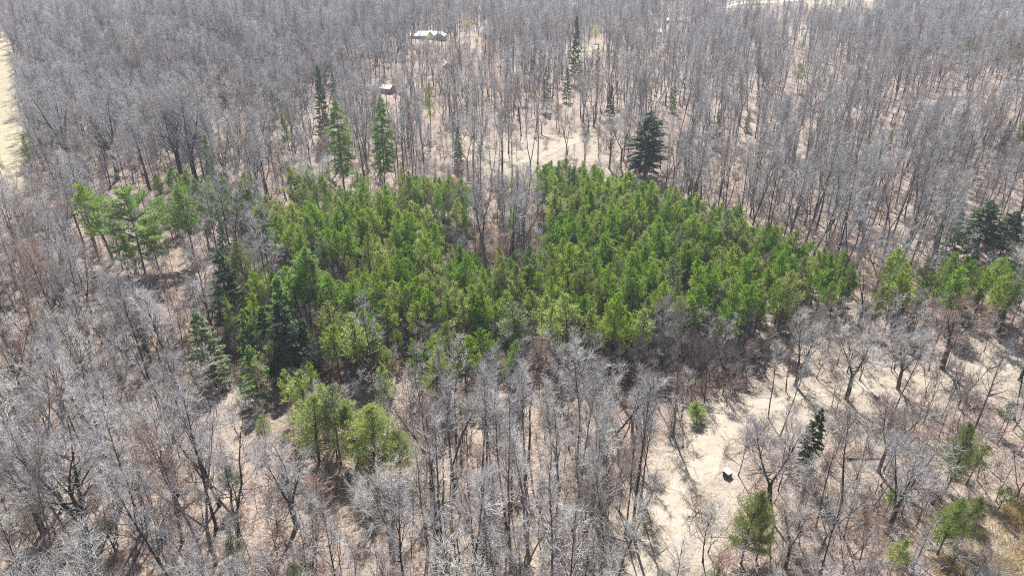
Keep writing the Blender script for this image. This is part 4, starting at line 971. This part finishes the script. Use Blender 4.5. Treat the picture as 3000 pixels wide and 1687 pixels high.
# fallen logs
def logs():
    rng = random.Random(5); T = []
    segs = []
    poly(rng, Vector((0, 0, 0)), Vector((1, 0, 0)), 9, 7, 0.04, 0, 0.17, 0.05, segs)
    n = poly(rng, Vector((6, 0, 0)), Vector((1, .6, .15)).normalized(), 3, 3, 0.1, 0, 0.06, 0.02, segs)
    n = poly(rng, Vector((5, 0, 0)), Vector((1, -.7, .1)).normalized(), 2.5, 3, 0.1, 0, 0.05, 0.02, segs)
    V, Fc = merge([tubes(segs, 6)])
    me = mesh_np('log', V, Fc, [M['barkpale']], True); me2 = me.copy(); me2.materials[0] = M['bark']
    spots = [(2520, 760, 60, 0), (2570, 800, -10, 0), (1850, 462, 4, 1), (2590, 700, 20, 0), (740, 640, 10, 1), (560, 890, -30, 0), (590, 905, -20, 0), (2890, 1160, 24, 0), (2840, 1200, 28, 0), (2480, 1345, 6, 1),
             (1310, 1650, 50, 1), (1750, 1560, -20, 0), (2000, 1310, 80, 1), (2700, 1240, -40, 0), (620, 1420, -35, 0), (180, 1340, 15, 1), (2900, 1080, 30, 0), (2160, 560, -40, 0), (1360, 540, 5, 1), (2440, 1270, 35, 0)]
    items = []
    for px, py, rz, m in spots:
        x, y, z = at(px, py); o = link('fallen_log', me2 if m else me); o.location = (x, y, z + 0.15)
        dx, dy = math.cos(R(rz)), math.sin(R(rz)); sl = math.atan2(terrain(x + 8 * dx, y + 8 * dy) - z, 8)
        o.rotation_euler = (0, -sl, R(rz)); s = rng.uniform(.7, 1.1); o.scale = (s, s, s)
        tag(o, None, 'log', 'fallen trunks on the forest floor'); items.append((o, px, py, 'grey' if m else 'bleached'))
    label_all(items, 'fallen log')
logs()

# ------------------------------------------------------------------ the rest of the wood: stuff objects that repeat the same trees
def stuff(name, L, label, cat):
    keys = sorted(set((c[4], c[5] % len(PROTO[c[4]])) for c in L)); ix = {k: i for i, k in enumerate(keys)}
    me = bpy.data.meshes.new(name); me.vertices.add(len(L)); me.vertices.foreach_set('co', np.array([c[:3] for c in L], dtype=np.float32).ravel())
    a = me.attributes.new('pick', 'INT', 'POINT'); a.data.foreach_set('value', np.array([ix[(c[4], c[5] % len(PROTO[c[4]]))] for c in L], dtype=np.int32))
    S = []; Ro = []
    for c in L:
        s = c[3] / PROTO[c[4]][c[5] % len(PROTO[c[4]])][2]; S += [s * c[7], s * c[7], s]; Ro += [rng.gauss(0, .035), rng.gauss(0, .035), c[6]]
    a = me.attributes.new('siz', 'FLOAT_VECTOR', 'POINT'); a.data.foreach_set('vector', np.array(S, dtype=np.float32))
    a = me.attributes.new('rot', 'FLOAT_VECTOR', 'POINT'); a.data.foreach_set('vector', np.array(Ro, dtype=np.float32))
    o = link(name, me); tag(o, label, cat, kind='stuff')
    g = bpy.data.node_groups.new(name, 'GeometryNodeTree'); g.interface.new_socket('Geometry', in_out='INPUT', socket_type='NodeSocketGeometry'); g.interface.new_socket('Geometry', in_out='OUTPUT', socket_type='NodeSocketGeometry')
    N = g.nodes; K = g.links; gi = N.new('NodeGroupInput'); go = N.new('NodeGroupOutput')
    outj = N.new('GeometryNodeJoinGeometry')
    def attr(nm, ty):
        n = N.new('GeometryNodeInputNamedAttribute'); n.data_type = ty; n.inputs[0].default_value = nm; return n.outputs[0]
    pk = attr('pick', 'INT'); sz = attr('siz', 'FLOAT_VECTOR'); ro = attr('rot', 'FLOAT_VECTOR')
    e2r = N.new('FunctionNodeEulerToRotation'); K.new(ro, e2r.inputs[0])
    for k, i in ix.items():
        tm, cm, H = PROTO[k[0]][k[1]]
        to, co = SRC[(k[0], k[1])]
        j = N.new('GeometryNodeJoinGeometry')
        for ob in (to, co):
            oi = N.new('GeometryNodeObjectInfo'); oi.transform_space = 'ORIGINAL'; oi.inputs['Object'].default_value = ob; oi.inputs['As Instance'].default_value = False
            K.new(oi.outputs['Geometry'], j.inputs[0])
        cp = N.new('FunctionNodeCompare'); cp.data_type = 'INT'; cp.operation = 'EQUAL'; K.new(pk, cp.inputs[2]); cp.inputs[3].default_value = i
        ip = N.new('GeometryNodeInstanceOnPoints'); K.new(gi.outputs[0], ip.inputs['Points']); K.new(cp.outputs[0], ip.inputs['Selection'])
        K.new(j.outputs[0], ip.inputs['Instance']); K.new(e2r.outputs[0], ip.inputs['Rotation']); K.new(sz, ip.inputs['Scale'])
        K.new(ip.outputs[0], outj.inputs[0])
    K.new(outj.outputs[0], go.inputs[0])
    md = o.modifiers.new('repeat', 'NODES'); md.node_group = g
    return o
SRC = {}
meshkey = {}
for k, L in PROTO.items():
    for i, (t, c, H) in enumerate(L): meshkey[t.name] = (k, i)
for r in TREES:
    ch = list(r.children)
    if len(ch) == 2:
        t = ch[0] if ch[0].name.startswith('trunk') else ch[1]; c = ch[1] if t is ch[0] else ch[0]
        SRC.setdefault(meshkey[t.data.name], (t, c))
def alt(k):
    for p in (k, k.replace('pale', '').replace('red', '').replace('dark', '')):
        for q in SRC:
            if q[0] == p: return q
    return ('tall', 0)
def usable(L):
    return [c if (c[4], c[5] % len(PROTO[c[4]])) in SRC else (*c[:4], *alt(c[4]), *c[6:]) for c in L]
stuff('distant_woodland', usable(REST['bare']), 'grey leafless deciduous wood filling the middle and far distance', 'woodland')
stuff('undergrowth', usable(REST['small'] + REST['bush']), 'thin leafless saplings and brush under the farther trees', 'undergrowth')
stuff('young_pine_stand', usable(REST['pine']), 'dense green young pines in the farther part of the block', 'pine stand')

def dry_grass(name, E, n, label, mat, hh):
    rng = random.Random(77); P = []; 
    while len(P) < n:
        cx, cy, rx, ry = rng.choice(E); a = rng.uniform(0, 6.28); q = math.sqrt(rng.random())
        x, y, z = at(cx + rx * q * math.cos(a), cy + ry * q * math.sin(a))
        for _ in range(9):
            dx, dy = rng.gauss(0, .35), rng.gauss(0, .35)
            d = Vector((rng.gauss(0, .5), rng.gauss(0, .5), 1)).normalized(); P.append(((x + dx, y + dy, z - .03), tuple(d), hh * rng.uniform(.5, 1.3), 0.03))
    V, Fc = tufts(P, 3); tag(link(name, mesh_np(name, V, [Fc], [mat])), label, 'grass', kind='stuff')
M['straw'] = leaf_mat('dry_straw_grass', [(0.0, (0.50, 0.38, 0.22)), (1.0, (0.58, 0.46, 0.28))], 0.3)
dry_grass('dry_grass', [(2930, 1600, 150, 110), (2850, 1660, 120, 40), (2985, 1500, 40, 40)], 16000, 'dry golden grass in the bottom right corner', M['straw'], 0.8)
def floor_debris():
    rng = random.Random(99); S = []; G = []
    def pt(y0, y1, pw=1.0):
        y = y0 + (y1 - y0) * rng.random() ** pw; x = rng.uniform(-1, 1) * halfwidth(y); return x, y
    for _ in range(9000):
        x, y = pt(40, 300, .8); a = rng.uniform(0, 6.28); l = rng.uniform(.5, 3.5); q = (x + l * math.cos(a), y + l * math.sin(a))
        S.append(((x, y, terrain(x, y) + .06), (q[0], q[1], terrain(*q) + rng.uniform(.05, .4)), rng.uniform(.02, .07), .012))
    V, Fc = tubes(S, 3); tag(link('fallen_branches', mesh_np('fallen_branches', V, [Fc], [M['twigbrown']])), 'grey brown sticks and fallen branches littering the forest floor', 'branches', kind='stuff')
    while len(G) < 90000:
        x, y = pt(38, 240, .8); px, py, d = proj(x, y, terrain(x, y)); n = 5 if rng.random() < max(.35, cover(px, py, PALE)) else 0
        if line_dist(x, y, WT) < 2.4: n = 1
        for _ in range(n):
            dx, dy = rng.gauss(0, .25), rng.gauss(0, .25); dd = Vector((rng.gauss(0, .7), rng.gauss(0, .7), .7)).normalized()
            G.append(((x + dx, y + dy, terrain(x, y) - .02), tuple(dd), rng.uniform(.2, .55), .03))
    V, Fc = tufts(G, 9); tag(link('leaf_litter', mesh_np('leaf_litter', V, [Fc], [M['litter']])), 'dead grass and curled brown leaves over the forest floor', 'ground cover', kind='stuff')
M['litter'] = plain('dead_grass_and_leaves', (0.26, 0.18, 0.12), (0.50, 0.42, 0.31), 0.35)
floor_debris()
# ------------------------------------------------------------------ haze
hz, n, N, L = newmat('haze')
pv = N.new('ShaderNodeVolumePrincipled'); pv.inputs['Color'].default_value = (0.78, 0.86, 1.0, 1); pv.inputs['Density'].default_value = 0.00021; pv.inputs['Anisotropy'].default_value = 0.2
o_ = N.new('ShaderNodeOutputMaterial'); L.new(pv.outputs[0], o_.inputs['Volume'])
zmin = -16
h_ = MB().box(-3300, -90, zmin, 3300, 2450, 135).build('haze', hz); tag(h_, 'thin pale blue haze over the far wood', 'haze', kind='stuff')
print('objects', len(bpy.data.objects))
